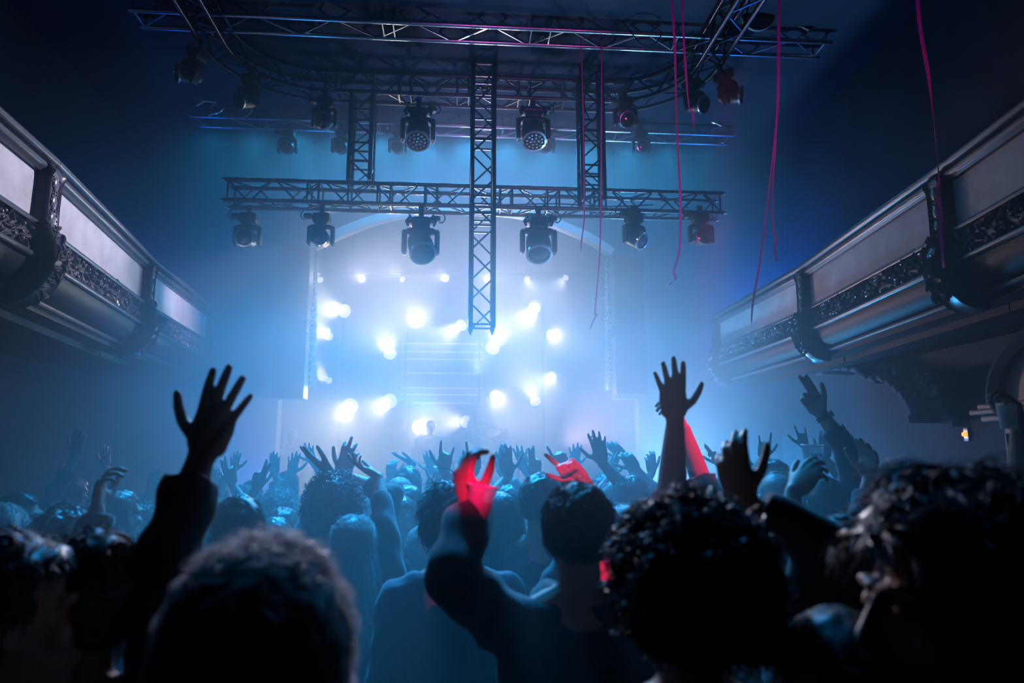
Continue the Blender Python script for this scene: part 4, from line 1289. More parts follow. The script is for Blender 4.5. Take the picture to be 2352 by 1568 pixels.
def person(label, top, yaw=0, hyaw=0, hpitch=0, hroll=0, L=None, R=None, hair=('short', 'dark'), cloth='black', sleeve=.85, vox=.012, lean=(0, 0), skin=None,
           strands=None, group=None, width=1.0, size=None, hs=1.0, seed=1, hvol=1.0, htall=None, collar=False, sw=1.0, fuzz=None):
    """top: world point of the crown of the head; arms L/R: dict(w=wrist, d=direction, n=palm normal, e=elbow, pose=, s=)"""
    H = htall or top.z
    s = (size or H) / 1.75
    hs = hs * (.5 + .5 * s)
    Ry = Matrix.Rotation(R_(yaw), 3, 'Z')
    hr = Matrix.Rotation(R_(yaw + hyaw), 4, 'Z') @ Matrix.Rotation(R_(hpitch), 4, 'X') @ Matrix.Rotation(R_(hroll), 4, 'Y')
    thick = {'short': .012, 'crop': .005, 'curly': .032, 'afro': .078, 'long': .018, 'wavy': .030, 'bun': .012, 'hood': .018, 'cap': .01}[hair[0]] * hvol
    hc = Vector((top.x, top.y, top.z)) - hr.to_3x3() @ Vector((0, -.014, .124 + thick)) * hs
    base = Vector((hc.x - lean[0], hc.y - lean[1], 0))
    t = thing('person', label, 'person', base, group)
    B = hc - base
    drop = B.z - 1.63 * s                                     # crouch or stretch
    def J(x, y, z):                                           # torso joint: leans from pelvis to neck
        k = min(max((z - .95) / .55, 0), 1)
        v = Ry @ Vector((x * width * s, y * s, 0))
        return v + Vector((lean[0] * k, lean[1] * k, z * s + drop * k))
    m = MB()
    Mh = Matrix.Translation(B) @ hr @ Matrix.Scale(hs, 4)
    head_pieces(m, Mh)
    nb = J(0, -.01, 1.47)
    m.tube([nb - Vector((0, 0, .04)), nb + Vector((0, 0, .03)), Mh @ Vector((0, -.02, -.045)), Mh @ Vector((0, -.014, .0))], [.062 * s, .054 * s, .053 * hs, .055 * hs], 12, round_caps=True)
    xs = Ry @ Vector((1, 0, 0)); ys = Ry @ Vector((0, 1, 0))

    def torso(mb, inf, prof):
        rings = []
        for z, a, b, dy in prof:
            c = J(0, dy, z)
            rings.append([c + xs * ((a + inf) * s * width * math.copysign(abs(math.cos(an)) ** .85, math.cos(an))) + ys * ((b + inf) * s * math.copysign(abs(math.sin(an)) ** .85, math.sin(an))) for an in [2 * math.pi * k / 22 for k in range(22)]])
        mb.loft(rings)
    TP = [(.86, .13, .10, 0), (.95, .16, .105, 0), (1.08, .138, .095, .0), (1.20, .150, .105, .0), (1.31, .168, .110, .0), (1.39, .165, .098, -.005), (1.44, .120, .075, -.01), (1.475, .07, .06, -.012)]
    torso(m, 0, TP)
    arms = {}
    for sd, spec, sg in (('L', L, -1), ('R', R, 1)):
        S = J(sg * .185, 0, 1.405)
        sp = dict(spec) if spec else {}
        l1, l2 = .275 * s, .255 * s
        if sp.get('w') is not None:
            Wp = sp['w'] - base
            up = max(0, min(1, (Wp.z - S.z) / .4))
            S = S + Vector((0, 0, .035 * up * s)) - xs * sg * .02 * up
            if sp.get('e') is not None:
                E = sp['e'] - base
            else:
                E = ik(S, Wp, l1, l2, sp.get('pole', xs * sg * 1.0 - ys * .2 + Vector((0, 0, -.4))))
                rel = Wp - E
                if rel.length > l2 * 1.25:
                    E = Wp - rel.normalized() * l2 * 1.2
            d = sp.get('d', (Wp - E).normalized())
        else:
            E = S + xs * sg * .04 * s + Vector((0, 0, -.27 * s)) - ys * .02
            Wp = E + ys * .12 * s + Vector((0, 0, -.22 * s)); d = (Wp - E).normalized()
            sp.setdefault('pose', 'relaxed')
        arms[sd] = (S, E, Wp)
        k = sp.get('s', 1.0) * s
        m.tube([S - xs * sg * .03, S, S.lerp(E, .35), S.lerp(E, .75), E], [.055 * k, .056 * k, .049 * k, .042 * k, .039 * k], 12, round_caps=True)
        m.tube([E, E.lerp(Wp, .25), E.lerp(Wp, .6), E.lerp(Wp, .92), Wp], [.039 * k, .043 * k, .036 * k, .027 * k, .026 * k], 12, round_caps=True, aspect=[1, 1, .92, .82, .8])
        m.tube([J(sg * .03, -.02, 1.49), J(sg * .10, -.012, 1.445), S + Vector((0, 0, .012))], [.045 * s, .05 * s, .05 * s], 10, round_caps=True)
        nn = sp.get('n', Vector((0, 1, 0)))
        hand(m, Wp, d, nn, sd == 'R', sp.get('pose', 'relaxed'), k * sp.get('hs', 1.0))
    body = fuse(m, vox, 3 if vox < .009 else 1)
    # legs, appended as plain lofts that run into the pelvis
    ml = MB()
    for sg in (-1, 1):
        hp = J(sg * .09, 0, .93); kn = J(sg * .10, .015, .50); an = J(sg * .10, -.02, .09)
        ml.tube([hp, hp.lerp(kn, .5), kn, kn.lerp(an, .35), an], [.085 * s, .075 * s, .056 * s, .055 * s, .038 * s], 10, round_caps=True)
        ft = an + ys * .16 * s; ft.z = .035; hl = an - ys * .05 * s; hl.z = .035
        ml.tube([hl, ft], [.036, .034], 8, round_caps=True)
    bm = bmesh.new(); bm.from_mesh(body)
    me2 = bpy.data.meshes.new('t'); me2.from_pydata(ml.v, [], ml.f); me2.validate()
    for p in me2.polygons:
        p.use_smooth = True
    bm.from_mesh(me2); bm.to_mesh(body); bm.free(); bpy.data.meshes.remove(me2)
    mesh_obj('body', body, skin or M_skin, t)
    # clothing
    c = MB()
    torso(c, .014 * sw, [(.80, .15, .115, 0)] + TP[1:6] + [(1.44, .125, .078, -.01)])
    for sd, sg in (('L', -1), ('R', 1)):
        S, E, Wp = arms[sd]
        c.tube([J(sg * .05, -.02, 1.455), J(sg * .11, -.012, 1.435), S + Vector((0, 0, .008))], [.055 * s, .062 * s, .064 * s], 10, round_caps=True)
        spec = (L if sd == 'L' else R) or {}
        sl = spec.get('sleeve', sleeve)
        wd = spec.get('sw', sw)
        if sl <= 0:          # short sleeve
            c.tube([S - xs * sg * .02, S, S.lerp(E, .55)], [.066 * s, .068 * s, .062 * s], 12, round_caps=False)
        else:
            q = E.lerp(Wp, sl)
            fz = [E.lerp(q, f_) for f_ in (.25, .5, .75, 1.0)]
            c.tube([S - xs * sg * .02, S, S.lerp(E, .3), S.lerp(E, .65), E], [.066 * s * wd, .068 * s * wd, .062 * s * wd, .058 * s * wd, .056 * s * wd], 12, round_caps=True)
            c.tube([E] + fz, [.056 * s * wd, .054 * s * wd, .050 * s * wd, .047 * s * wd, .048 * s * wd], 12, round_caps=False)
    if collar:
        c.tube([J(0, .03, 1.50) + (xs * math.cos(a) * .075 + ys * math.sin(a) * .07) * s for a in np.linspace(0, 6.28, 16)], .022 * s, 8)
    cm = fuse(c, max(vox * 1.3, .009), 2)
    # soft folds
    n_ = len(cm.vertices); co = np.empty(n_ * 3, 'f'); cm.vertices.foreach_get('co', co); co = co.reshape(-1, 3)
    no = np.empty(n_ * 3, 'f'); cm.vertices.foreach_get('normal', no); no = no.reshape(-1, 3)
    fold = .004 * np.sin(co[:, 2] * 55 + 4 * np.sin(co[:, 0] * 18 + seed) + co[:, 1] * 14) + .003 * np.sin(co[:, 0] * 70 + co[:, 2] * 31 + seed)
    co = co + no * fold[:, None]
    cm.vertices.foreach_set('co', co.astype('f').ravel()); cm.update()
    mesh_obj('jacket' if sleeve > 0 else 'shirt', cm, CL[cloth], t)
    g = MB()
    for sg in (-1, 1):
        hp = J(sg * .085, 0, .96); kn = J(sg * .10, .012, .50); an = J(sg * .10, -.02, .08)
        g.tube([hp, hp.lerp(kn, .5), kn, kn.lerp(an, .5), an], [.10 * s, .088 * s, .07 * s, .066 * s, .06 * s], 10, round_caps=True)
    g.box(J(0, 0, .93), (.33 * s * width, .22 * s, .14 * s), Ry, bevel=.05)
    g.build('trousers', CL['trousers'], t)
    st, hcol = hair[0], hair[1]
    if strands is None:
        strands = 260 if top.y > 3.4 else 700 if top.y > 2.2 else 2200
    hm_ = hair_mesh(st, seed % 7, strands, hvol, fuzz if fuzz is not None else 0 if strands < 1000 else strands // 3)
    if hm_.materials and hm_.materials[0] != HAIR[hcol]:
        hm_ = hm_.copy(); hm_.materials.clear()
    ho = mesh_obj('hood' if st == 'hood' else 'cap' if st == 'cap' else 'hair', hm_, HAIR.get(hcol) or CL['black'], t)
    ho.matrix_local = Mh
    PEOPLE.append(t)
    return t


def arm(px, py, Y, tip, pose='open', e=None, n=(0, 1, 0), dy=0.0, **k):
    """arm spec from a wrist pixel, a fingertip pixel and the depth"""
    W = P(px, py, Y); T = P(tip[0], tip[1], Y + dy)
    r = dict(w=W, d=(T - W).normalized(), n=Vector(n), pose=pose)
    if e is not None:
        r['e'] = P(e[0], e[1], e[2])
    r.update(k)
    return r


def raiser(label, side, px, py, Y, tip, pose='open', hair=('short', 'dark'), cloth='black', sleeve=.6, dx=.13, back=.10, vox=.0062, H=None, hyaw=0, yaw=0, n=(0, 1, 0), seed=1, dy=0.0, skin=None, group=None, both=None, **k):
    """a standing person known mainly by a raised hand: the body is put under the hand so that the arm reaches it"""
    a = arm(px, py, Y, tip, pose, n=n, dy=dy)
    a['sleeve'] = sleeve
    hd = (P(tip[0], tip[1], Y) - a['w']).length
    h = H or min(max((a['w'].z - .40) / .815, 1.52), 1.84)
    sg = 1 if side == 'R' else -1
    top = Vector((a['w'].x - sg * (.185 + dx - .13), Y - back, h))
    kw = {side: a}
    if both:
        kw['L' if side == 'R' else 'R'] = both
    return person(label, top, yaw=yaw, hyaw=hyaw, hair=hair, cloth=cloth, vox=vox, seed=seed, skin=skin, group=group, **kw, **k)


def pop(root, top, label, rot=0.0, group=None, s=None):
    """a further person of the same build: copies of the body, clothes and hair, turned and scaled"""
    r = root.copy(); COL.objects.link(r)
    k = s or top.z / root['stature']
    r.scale = (k, k, k); r.rotation_euler = (0, 0, R_(rot)); r.location = (top.x, top.y, 0)
    r['label'] = label
    if group:
        r['group'] = group
    elif 'group' in r:
        del r['group']
    for ch in root.children:
        c = ch.copy(); COL.objects.link(c); c.parent = r
    PEOPLE.append(r)
    return r

# ------------------------------------------------------------------ foreground
person('large long-haired blonde head seen from behind, bottom left of centre', P(607, 1232, .98), hair=('long', 'blond'), cloth='black', vox=.009, strands=3500, fuzz=7000, seed=2, hvol=1.25, hs=1.16, hyaw=4)
person('big curly-haired head from behind, right of centre in the foreground', P(1578, 1128, 1.16), hair=('curly', 'dark'), cloth='black', vox=.008, strands=3200, seed=3, hvol=1.35, hs=1.06, hyaw=14)
person('man in dark jacket, centre, holding up a plastic cup with red-lit hand', P(1326, 1103, 1.78), hair=('short', 'dark'), cloth='black', vox=.0055, strands=2600, seed=1, yaw=-4, hs=1.0, collar=True, sleeve=.95, width=1.05, sw=1.1,
       L=arm(1080, 1172, 1.74, (1068, 1112), 'grip', e=(1040, 1318, 1.60), n=(.75, .5, 0), hs=1.0, sleeve=.94))
person('big dark head in left-facing profile at the far right edge', P(2190, 1060, .98), yaw=58, hyaw=30, hair=('wavy', 'dark'), cloth='black', vox=.0055, strands=3000, seed=4, hvol=1.5, hs=1.22)
person('dark hooded head low at the bottom right corner', P(1925, 1392, 1.05), hair=('hood', 'dark'), cloth='black', vox=.010, strands=0, seed=5, hs=1.0, hyaw=10)
person('dark head cut off by the left edge of the photo, right ear lit', P(20, 1214, 1.32), yaw=-30, hyaw=-28, hair=('short', 'dark'), cloth='black', vox=.007, strands=2200, seed=2, hs=1.12, hvol=1.2)
person('dark-sleeved person at lower left whose raised open hand towers over the crowd', P(216, 1213, 1.45), hair=('short', 'dark'), cloth='black', vox=.0045, strands=2400, seed=6, skin=M_skin_shade, hs=1.1, hvol=1.3, sleeve=.62,
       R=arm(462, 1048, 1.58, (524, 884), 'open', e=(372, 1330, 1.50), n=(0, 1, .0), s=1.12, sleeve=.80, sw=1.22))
person('person hidden behind curly hair, bare forearm and spread hand raised highest at right', P(1648, 1168, 2.02), hair=('short', 'dark'), cloth='black', vox=.0042, seed=1, sleeve=0, skin=M_skin_shade,
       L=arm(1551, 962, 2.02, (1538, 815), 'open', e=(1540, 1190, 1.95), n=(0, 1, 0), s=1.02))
person('person behind the tall raised arm, own forearm lit bright red', P(1690, 1150, 2.65), hair=('short', 'dark'), cloth='black', vox=.0055, seed=3, sleeve=.5,
       L=arm(1572, 985, 2.65, (1540, 925), 'claw', e=(1625, 1150, 2.60), n=(-.6, .5, 0), sleeve=.34, sw=1.35))
person('person left of the dark profile, dark arm crossing with hand bent up', P(1948, 1172, 1.55), hair=('short', 'dark'), cloth='black', vox=.0055, seed=2, sleeve=.8, yaw=20, hs=1.05,
       L=arm(1706, 1152, 1.46, (1682, 1062), 'relaxed', e=(1890, 1250, 1.42), n=(.6, .8, 0), s=.92))
person('person with pale sleeve raising a bent wrist below the clear cup', P(1800, 1205, 2.15), hair=('short', 'grey'), cloth='plum', vox=.0055, seed=5, sleeve=.5,
       R=arm(1822, 1128, 2.1, (1888, 1052), 'relaxed', e=(1806, 1262, 2.05), n=(.5, .6, -.5), sleeve=.45))
person('person left foreground with curled hand raised beside a dark cuff', P(188, 1186, 2.35), hair=('short', 'brown'), cloth='black', vox=.0055, seed=4,
       R=arm(222, 1172, 2.30, (236, 1075), 'claw', e=(205, 1290, 2.25), n=(.95, .2, 0), sleeve=.88, sw=1.15))

# ------------------------------------------------------------------ middle of the crowd
person('short dark-haired man left of centre behind the blonde head', P(550, 1133, 2.55), hair=('short', 'dark'), cloth='navy', vox=.008, seed=2, yaw=25, hyaw=15, collar=True)
person('person with shaggy cap of hair at left, behind the curled hand', P(155, 1153, 2.7), hair=('wavy', 'brown'), cloth='black', vox=.010, seed=3, hvol=1.3)
person('short-haired man at left with right side of head rim-lit', P(276, 1123, 3.6), hair=('short', 'brown'), cloth='navy', vox=.009, seed=5, yaw=-18, hyaw=-10)
person('face turned to the camera just left of the big raised sleeve', P(326, 1150, 4.3), hair=('curly', 'dark'), cloth='black', vox=.008, seed=2, yaw=165)
person('dim person in right-facing profile near the left edge', P(42, 1128, 3.5), hair=('short', 'dark'), cloth='black', vox=.008, seed=6, yaw=-80)
person('long blond hair cut by the left edge of the photo', P(6, 1152, 2.9), hair=('long', 'blond'), cloth='black', vox=.010, seed=4)
raiser('shadowy person at far left, sleeve up with palm forward', 'R', 172, 1048, 4.4, (182, 993), 'flat', hair=('short', 'dark'), cloth='navy', sleeve=.7, seed=3, H=1.72, dx=.32)
person('person with big round curly hair and both arms bent overhead', P(770, 1078, 3.3), hair=('afro', 'dark'), cloth='black', vox=.0058, seed=1, hvol=.75, strands=1200, sleeve=.5,
       L=arm(762, 1086, 3.34, (731, 1064), 'flat', e=(776, 1128, 3.42), n=(0, .3, 1), dy=.0, sleeve=-.0), R=arm(786, 1090, 3.5, (794, 1064), 'droop', n=(0, 1, 0), sleeve=.5))
person('long-haired woman with dark sleeve up and fingers drooping left', P(815, 1180, 2.95), hair=('long', 'blond'), cloth='black', vox=.0055, seed=3, hvol=1.05, strands=1600,
       R=arm(868, 1094, 3.2, (808, 1062), 'droop', e=(884, 1205, 3.05), n=(-.2, .1, 1), sleeve=.60, sw=1.05))
person('woman facing the camera in a low-necked top, left of the cup', P(918, 1133, 3.7), hair=('long', 'brown'), cloth='black', vox=.008, seed=5, yaw=172, hyaw=12, sleeve=0)
person('light-haired small head behind the shoulder of the cup holder', P(972, 1204, 3.4), hair=('bun', 'blond'), cloth='navy', vox=.010, seed=4)
person('shaggy dark-haired man directly behind the cup', P(1045, 1096, 2.55), hair=('wavy', 'dark'), cloth='navy', vox=.0085, seed=2, hvol=1.8, strands=1500, yaw=10)
person('short-haired man with lit collar just left of the centre man', P(1242, 1083, 2.85), hair=('short', 'dark'), cloth='navy', vox=.0085, seed=1, yaw=-20, collar=True, sw=1.15)
person('long-haired woman between the cup and the man with lit collar', P(1152, 1126, 3.0), hair=('long', 'brown'), cloth='black', vox=.010, seed=6)
person('dark short-haired head above a blond one, left of the horn sign', P(937, 1068, 4.5), hair=('short', 'dark'), cloth='black', vox=.010, seed=2)
person('smooth fair-haired head in front of a taller dark one, left of centre', P(918, 1094, 4.0), hair=('crop', 'blond'), cloth='navy', vox=.010, seed=1)
person('woman with peaked hair right of the centre man, facing away', P(1447, 1088, 3.7), hair=('long', 'brown'), cloth='navy', vox=.010, seed=2, hvol=1.1)
person('blond head half hidden between the centre man and curly head', P(1432, 1160, 2.9), hair=('bun', 'blond'), cloth='black', vox=.010, seed=6, strands=1200)
person('round rim-lit fluffy head behind the short dark-haired man', P(642, 1120, 4.3), hair=('curly', 'grey'), cloth='navy', vox=.010, seed=4, strands=700)
person('pink-lit face turned back below the fluffy rim-lit head', P(636, 1184, 3.9), hair=('short', 'dark'), cloth='black', vox=.008, seed=5, yaw=160,)
person('head with loose strands beside the big sleeve, left of the dark-haired man', P(468, 1150, 3.2), hair=('wavy', 'brown'), cloth='black', vox=.010, seed=3)
person('laughing face tipped back with dark hair, left of the clear cup', P(1768, 1054, 3.6), hair=('short', 'dark'), cloth='black', vox=.007, seed=2, yaw=165, hpitch=18, hyaw=14)
person('grey-haired head under the tipped-back face at right', P(1782, 1086, 3.2), hair=('crop', 'grey'), cloth='navy', vox=.010, seed=3)
person('man in jacket at right pointing two fingers high, watch on wrist', P(1893, 1092, 3.05), hair=('short', 'dark'), cloth='navy', vox=.0055, seed=4, sw=1.1,
       R=arm(1886, 948, 3.05, (1838, 876), 'two', e=(1950, 1042, 3.02), n=(-.7, -.6, .3), sleeve=.62, hs=1.05))
person('blond woman right of the jacket man, pale hair catching light', P(1950, 1092, 3.3), hair=('long', 'blond'), cloth='black', vox=.010, seed=1, strands=1200)
pink = person('person raising a pink-lit hand beside the dark profile', P(2030, 1150, 2.75), hair=('short', 'dark'), cloth='black', vox=.0055, seed=6,
       L=arm(1995, 1098, 2.72, (1996, 1022), 'relaxed', e=(1985, 1205, 2.65), n=(-.8, -.5, 0), sleeve=.66, sw=1.2))
person('curly dark head beyond the pink-lit hand at right', P(2062, 1054, 3.8), hair=('curly', 'dark'), cloth='black', vox=.010, seed=5)
person('person at the right edge with bare pink forearm lifting a glass', P(2385, 1120, 2.3), hair=('short', 'dark'), cloth='plum', vox=.0055, seed=2, sleeve=0,
       L=arm(2338, 990, 2.3, (2330, 930), 'grip', e=(2352, 1130, 2.28), n=(-1, .2, 0)))
person('person in striped pale top between curly head and the crossing arm', P(1790, 1196, 1.95), hair=('short', 'brown'), cloth='white', vox=.009, seed=4, yaw=30)
person('red-lit pointing finger raised just behind the centre man', P(1372, 1150, 2.45), hair=('short', 'dark'), cloth='black', vox=.0055, seed=3, sleeve=.3,
       L=arm(1344, 1108, 2.45, (1302, 1066), 'point', e=(1375, 1190, 2.42), n=(-.5, -.6, -.3)))

m = MB()
for k in range(4):          # small red printed letters running down the raised sleeve
    c = P(1969 + 2.5 * k, 1149 + 11 * k, 2.585) - pink.location
    for dx, dz, w_, h_ in ((-.006, 0, .003, .014), (.006, 0, .003, .014), (0, .006, .012, .003), (0, -.001 if k % 2 else -.006, .012, .003)):
        m.box(c + Vector((dx, 0, dz)), (w_, .003, h_), Matrix.Rotation(.35, 3, 'Y'))
m.build('sleeve_lettering', mat('red_print', (.8, .02, .10), .5), pink, smooth=False)

# ------------------------------------------------------------------ raised hands farther in
RZ = [
 ('R', 532, 1112, 4.3, (524, 1066), 'three', 'splayed wrist-bent hand left of the short dark-haired man', .45, 'dark', (0, 1, 0)),
 ('L', 588, 1122, 4.1, (604, 1066), 'peace', 'hand with three fingers fanned above the dark-haired man', .35, 'brown', (0, 1, 0)),
 ('L', 537, 1082, 6.4, (541, 1048), 'open', 'pale far hand spread left of the fanned fingers', .55, 'blond', (0, 1, 0)),
 ('R', 630, 1088, 5.6, (631, 1049), 'flat', 'upright open hand, first of the pair left of the afro', .55, 'blond', (0, 1, 0)),
 ('L', 670, 1090, 5.4, (676, 1045), 'open', 'wide-spread hand, second of the pair left of the afro', .5, 'blond', (0, 1, 0)),
 ('R', 718, 1062, 6.2, (709, 1035), 'open', 'hazy hand leaning left above the rim-lit heads', .5, 'brown', (0, 1, 0)),
 ('R', 483, 1128, 4.8, (490, 1092), 'flat', 'tilted fingers just right of the big dark sleeve', .5, 'brown', (0, 1, 0)),
 ('L', 897, 1096, 5.2, (900, 1060), 'claw', 'cupped hazy hand left of the dark short-haired head', .5, 'brown', (0, 1, 0)),
 ('L', 950, 1064, 5.4, (922, 1052), 'open', 'hand lying sideways above the dark short-haired head', .5, 'dark', (0, .2, 1)),
 ('R', 993, 1086, 5.6, (985, 1046), 'open', 'hazy open hand just left of the horn sign', .5, 'dark', (0, 1, 0)),
 ('R', 1018, 1082, 4.0, (1024, 1042), 'horns', 'horn-sign hand with a string bracelet', .35, 'dark', (0, 1, 0)),
 ('R', 1003, 1118, 4.4, (1008, 1082), 'claw', 'blurred hand under the horn sign', .5, 'dark', (0, 1, 0)),
 ('L', 1090, 1082, 4.0, (1087, 1046), 'point', 'single finger pointing straight up right of the horn sign', .35, 'dark', (0, -1, 0)),
 ('L', 1064, 1082, 5.6, (1058, 1052), 'relaxed', 'small hazy hand between horn sign and pointing finger', .5, 'brown', (.6, .6, 0)),
 ('R', 1148, 1080, 4.6, (1158, 1036), 'two', 'two-fingered hand right of the pointing finger', .5, 'dark', (.4, .8, 0)),
 ('L', 1168, 1092, 4.0, (1160, 1046), 'open', 'dark hand with thumb out, in front of the two-fingered one', .45, 'dark', (0, 1, 0)),
 ('R', 1206, 1080, 4.8, (1196, 1041), 'open', 'wide open hand leaning left, left of the centre man', .5, 'brown', (0, 1, 0)),
 ('R', 1228, 1092, 4.2, (1229, 1058), 'peace', 'fingertips poking up behind the man with lit collar', .5, 'dark', (0, 1, 0)),
 ('R', 1302, 1078, 4.0, (1274, 1032), 'point', 'blue hand pointing up-left above the red finger', .5, 'dark', (.5, .8, 0)),
 ('L', 1318, 1072, 5.2, (1321, 1042), 'open', 'small hand behind the up-left pointing one', .5, 'brown', (0, 1, 0)),
 ('R', 1383, 1064, 3.8, (1374, 1019), 'open', 'dark spread hand with all five fingers, right of the red finger', .4, 'dark', (0, 1, 0)),
 ('L', 1400, 1096, 4.6, (1412, 1040), 'flat', 'curved hand just right of the dark spread hand', .5, 'brown', (.5, .7, 0)),
 ('R', 1432, 1048, 5.2, (1406, 1022), 'relaxed', 'long reaching forearm bent left, right of the spread hand', .4, 'brown', (-.3, .6, .5)),
 ('R', 1462, 1078, 4.4, (1440, 1048), 'claw', 'broad sleeve and drooping fingers above the peaked hair', .5, 'brown', (-.3, .6, .5)),
 ('L', 1498, 1085, 5.0, (1495, 1056), 'relaxed', 'hazy hand just left of the tallest raised forearm', .5, 'brown', (0, 1, 0)),
 ('R', 1596, 1082, 6.0, (1588, 1044), 'flat', 'faint hand right of the red forearm', .5, 'brown', (0, 1, 0)),
 ('R', 1652, 1066, 5.2, (1628, 1024), 'two', 'hazy hand stretched up-left between red forearm and blurred fist', .4, 'brown', (-.5, .6, 0)),
 ('R', 1718, 1064, 4.6, (1704, 1032), 'relaxed', 'bent-finger hand left of the tipped-back face', .4, 'brown', (-.5, .6, 0)),
 ('L', 1754, 1052, 4.4, (1757, 1016), 'horns', 'thin horn-sign hand above the tipped-back face', .4, 'dark', (0, 1, 0)),
 ('R', 1848, 1026, 5.2, (1839, 986), 'horns', 'faint far horn sign above the clear cup', .4, 'brown', (0, 1, 0)),
 ('R', 1892, 1052, 4.2, (1896, 1012), 'flat', 'pale hand right of the clear cup', .4, 'brown', (.6, .6, 0)),
 ('R', 243, 1072, 6.0, (242, 1041), 'flat', 'tiny rim-lit hand far off at left', .5, 'dark', (0, 1, 0)),
 ('L', 345, 1128, 5.0, (352, 1098), 'flat', 'pale hand half hidden by the big raised sleeve', .5, 'dark', (0, 1, 0)),
]
for i, (sd, px, py, Y, tip, pose, lab, sl, hc, nn) in enumerate(RZ):
    raiser(lab, sd, px, py, Y, tip, pose, hair=(('short', 'wavy', 'crop', 'bun', 'short', 'long')[i % 6], hc), cloth=('black', 'navy', 'grey', 'black')[i % 4], sleeve=sl, seed=i % 7, n=nn, yaw=random.Random(i).uniform(-15, 15), strands=200)

# ------------------------------------------------------------------ performers and a steward on the stage
def stager(label, px, py, Y, **k):
    top = P(px, py, Y)
    Hh = top.z - ZST
    t = person(label, Vector((top.x, top.y, Hh)), **k)
    t.location.z = ZST
    return t


def sarm(px, py, Y, tip, pose, e, n=(0, -1, 0)):
    a = arm(px, py, Y, tip, pose, e=e, n=n)
    a['w'] = a['w'] - Vector((0, 0, ZST)); a['e'] = a['e'] - Vector((0, 0, ZST))
    return a


stager('performer behind the desk with both bent arms raised, facing the crowd', 1113, 967, 12.1, yaw=180, hair=('short', 'dark'), cloth='navy', vox=.012, seed=2, strands=120, sleeve=.5,
       R=sarm(1078, 983, 12.0, (1078, 958), 'open', (1073, 1000, 12.0)), L=sarm(1146, 983, 12.0, (1130, 978), 'open', (1164, 992, 12.0)))
stager('bulky performer left of the one with raised arms, standing at the mixer', 990, 964, 12.2, yaw=170, hair=('crop', 'dark'), cloth='navy', vox=.012, seed=1, strands=60, width=1.15, hs=1.08)
stager('smaller figure half hidden behind the bulky performer', 972, 992, 12.9, yaw=160, hair=('short', 'dark'), cloth='black', vox=.012, seed=3, strands=60)
stager('broad steward standing at the left edge of the stage opening', 672, 985, 11.2, yaw=185, hair=('crop', 'dark'), cloth='black', vox=.012, seed=2, strands=60, width=1.2)

# ------------------------------------------------------------------ far rows seen as heads between the hands: copies of four builds
rnd = random.Random(11)
protos = []
for k, (st, hc, cl) in enumerate((('short', 'dark', 'navy'), ('long', 'brown', 'black'), ('curly', 'dark', 'black'), ('crop', 'brown', 'grey'), ('bun', 'blond', 'black'))):
    pr = person('tmp', Vector((0, 0, 1.70)), hair=(st, hc), cloth=cl, vox=.013, seed=k, strands=160)
    pr['stature'] = 1.70
    protos.append(pr); PEOPLE.remove(pr)
taken = [(p.location.x, p.location.y) for p in PEOPLE]
FAR = 'far rows of the crowd in front of the stage'
used = [False] * 5
cnt = 0
for row, Y in enumerate((4.5, 5.1, 5.7, 6.3, 6.9, 7.5, 8.1)):
    x = -3.1 - .12 * row + (row % 2) * .25
    while x < 3.3 + .1 * row:
        xx = x + rnd.uniform(-.10, .10); yy = Y + rnd.uniform(-.14, .14)
        x += rnd.uniform(.46, .62)
        if any((xx - a) ** 2 + (yy - b) ** 2 < .40 ** 2 for a, b in taken):
            continue
        taken.append((xx, yy)); cnt += 1
        k = rnd.randrange(5)
        top = Vector((xx, yy, rnd.uniform(1.56, 1.74)))
        lab = 'hazy person in the far crowd rows, a small head below the stage'
        rot = rnd.uniform(-25, 25)
        if not used[k]:
            used[k] = True
            pr = protos[k]; s_ = top.z / 1.70
            pr.scale = (s_,) * 3; pr.rotation_euler = (0, 0, R_(rot)); pr.location = (top.x, top.y, 0); pr['label'] = lab; pr['group'] = FAR
            PEOPLE.append(pr)
        else:
            pop(protos[k], top, lab, rot, FAR, s=top.z / 1.70)
for k in range(5):
    if not used[k]:
        for ch in list(protos[k].children):
            bpy.data.objects.remove(ch)
        bpy.data.objects.remove(protos[k])
    elif 'stature' in protos[k]:
        del protos[k]['stature']
for p in PEOPLE:
    if 'stature' in p:
        del p['stature']

# ------------------------------------------------------------------ things held or worn
M_cup = mat('clear_cup_plastic', (.75, .78, .82), .18, alpha=.42)
M_drink = mat('amber_drink', (.75, .42, .18), .25, alpha=.8)


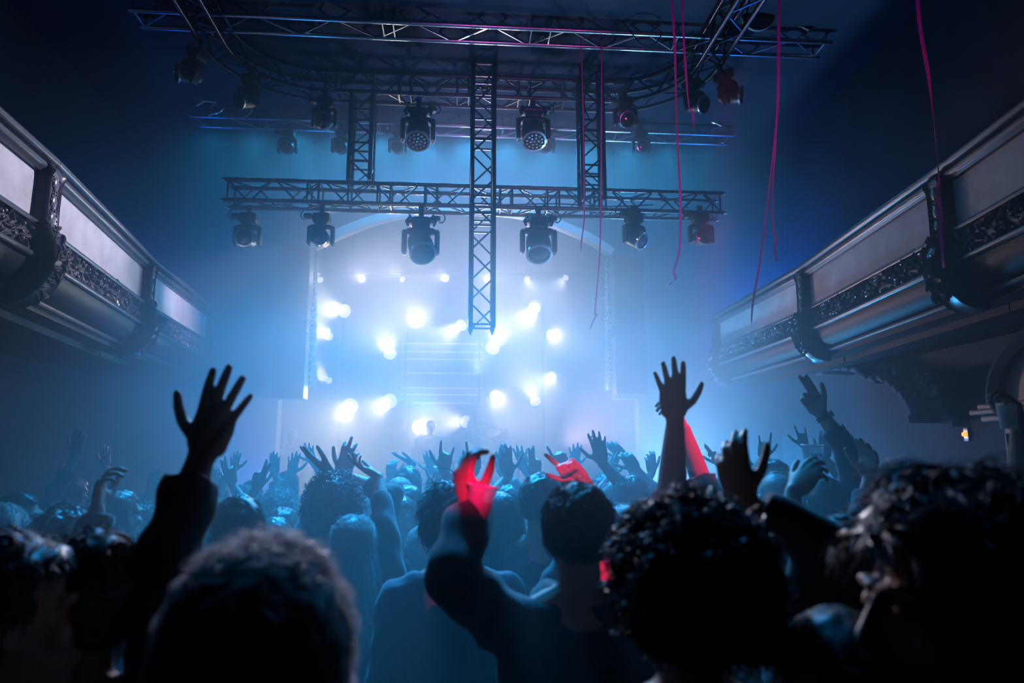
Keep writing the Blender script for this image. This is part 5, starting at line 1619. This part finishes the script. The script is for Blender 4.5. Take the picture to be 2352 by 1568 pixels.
def cup(label, px, py, Y, h, r0, r1, fill=0.0, tilt=(0, 0), name='plastic_cup', print_rows=0):
    p = P(px, py, Y)
    t = thing(name, label, 'cup', p)
    t.rotation_euler = (R_(tilt[0]), R_(tilt[1]), 0)
    m = MB(); m.lathe([(0, 0), (r0, 0), (r1, h), (r1 + .003, h + .002), (r1 + .003, h - .004), (r1 - .002, h - .006), (r0 - .0015, .004), (0, .004)], n=32, caps=False); m.build('cup_wall', M_cup, t, angle=60)
    m = MB(); m.tube([Vector(((r1 + .002) * math.cos(a), (r1 + .002) * math.sin(a), h)) for a in np.linspace(0, 2 * math.pi, 33)], .0028, 6); m.build('rim', mat('cup_rim', (.85, .87, .9), .25), t)
    if fill:
        q = r0 + (r1 - r0) * fill
        m = MB(); m.lathe([(0, .005), (r0 - .002, .005), (q - .002, h * fill), (0, h * fill)], n=28); m.build('drink', M_drink, t)
    if print_rows:
        m = MB(); rn = random.Random(4)
        for row in range(2):
            z0 = h * (.62 - .22 * row); x0 = -.026
            for k in range(5 - row):
                w_ = rn.uniform(.007, .010)
                for q in range(3):
                    ang = -math.pi / 2 + (x0 + k * .0115 + (q == 2) * w_ * .6) / r1
                    rr = r0 + (r1 - r0) * (z0 / h) + .0012
                    if q < 2:
                        m.box((rr * math.cos(ang + (w_ * .35 / r1 if q else 0)), rr * math.sin(ang + (w_ * .35 / r1 if q else 0)), z0), (.0025, .0015, .012))
                    else:
                        m.box((rr * math.cos(ang - w_ * .3 / r1), rr * math.sin(ang - w_ * .3 / r1), z0 + rn.choice((-.005, 0, .005))), (w_, .0015, .0025))
        m.build('printed_lettering', mat('print_blue', (.03, .16, .42), .5), t, smooth=False)
    return t


cup('half-full plastic cup tilted under a red-lit hand, centre', 1094, 1203, 1.70, .092, .026, .036, .62, (0, 10))
cup('clear plastic cup with blue printed lettering, held up at right', 1867, 1077, 2.98, .105, .034, .047, 0, (4, 2), print_rows=2)
g = P(2318, 985, 2.27)
t = thing('drinking_glass', 'small glass held up at the far right edge', 'glass', g)
m = MB(); m.lathe([(0, 0), (.026, 0), (.032, .085), (.030, .085), (.024, .006), (0, .006)], n=24, caps=False); m.build('glass_wall', M_cup, t, angle=60)
# wrist watch, bracelet, sleeve letters
W = P(1893, 958, 3.05); Wd = (P(1886, 948, 3.05) - P(1950, 1042, 3.02)).normalized()
t = thing('wrist_watch', 'dark wrist watch on the arm pointing two fingers at right', 'watch', W)
m = MB(); m.lathe([(.033, -.011), (.036, -.011), (.036, .011), (.033, .011)], frame(Wd).to_4x4(), 24, caps=False); m.build('strap', M_fix, t)
m = MB(); m.box(frame(Wd) @ Vector((0, -.038, 0)), (.03, .01, .03), frame(Wd), bevel=.004); m.build('watch_case', M_chrome, t)
W = P(1019, 1076, 4.0)
t = thing('string_bracelet', 'string bracelet with loose ends below the horn-sign hand', 'bracelet', W)
m = MB(); m.lathe([(.030, -.004), (.033, 0), (.030, .004)], None, 20, caps=False); m.build('band', M_fix, t)
m = MB()
for q in (0, 1, 2):
    m.tube(cat_rom([(.03, -.01, 0), (.05, -.015, -.01 - q * .006), (.062, -.015, -.03 - q * .012), (.075 - q * .01, -.015, -.045 - q * .012)], 4), .002, 5)
m.build('loose_string', M_fix, t)
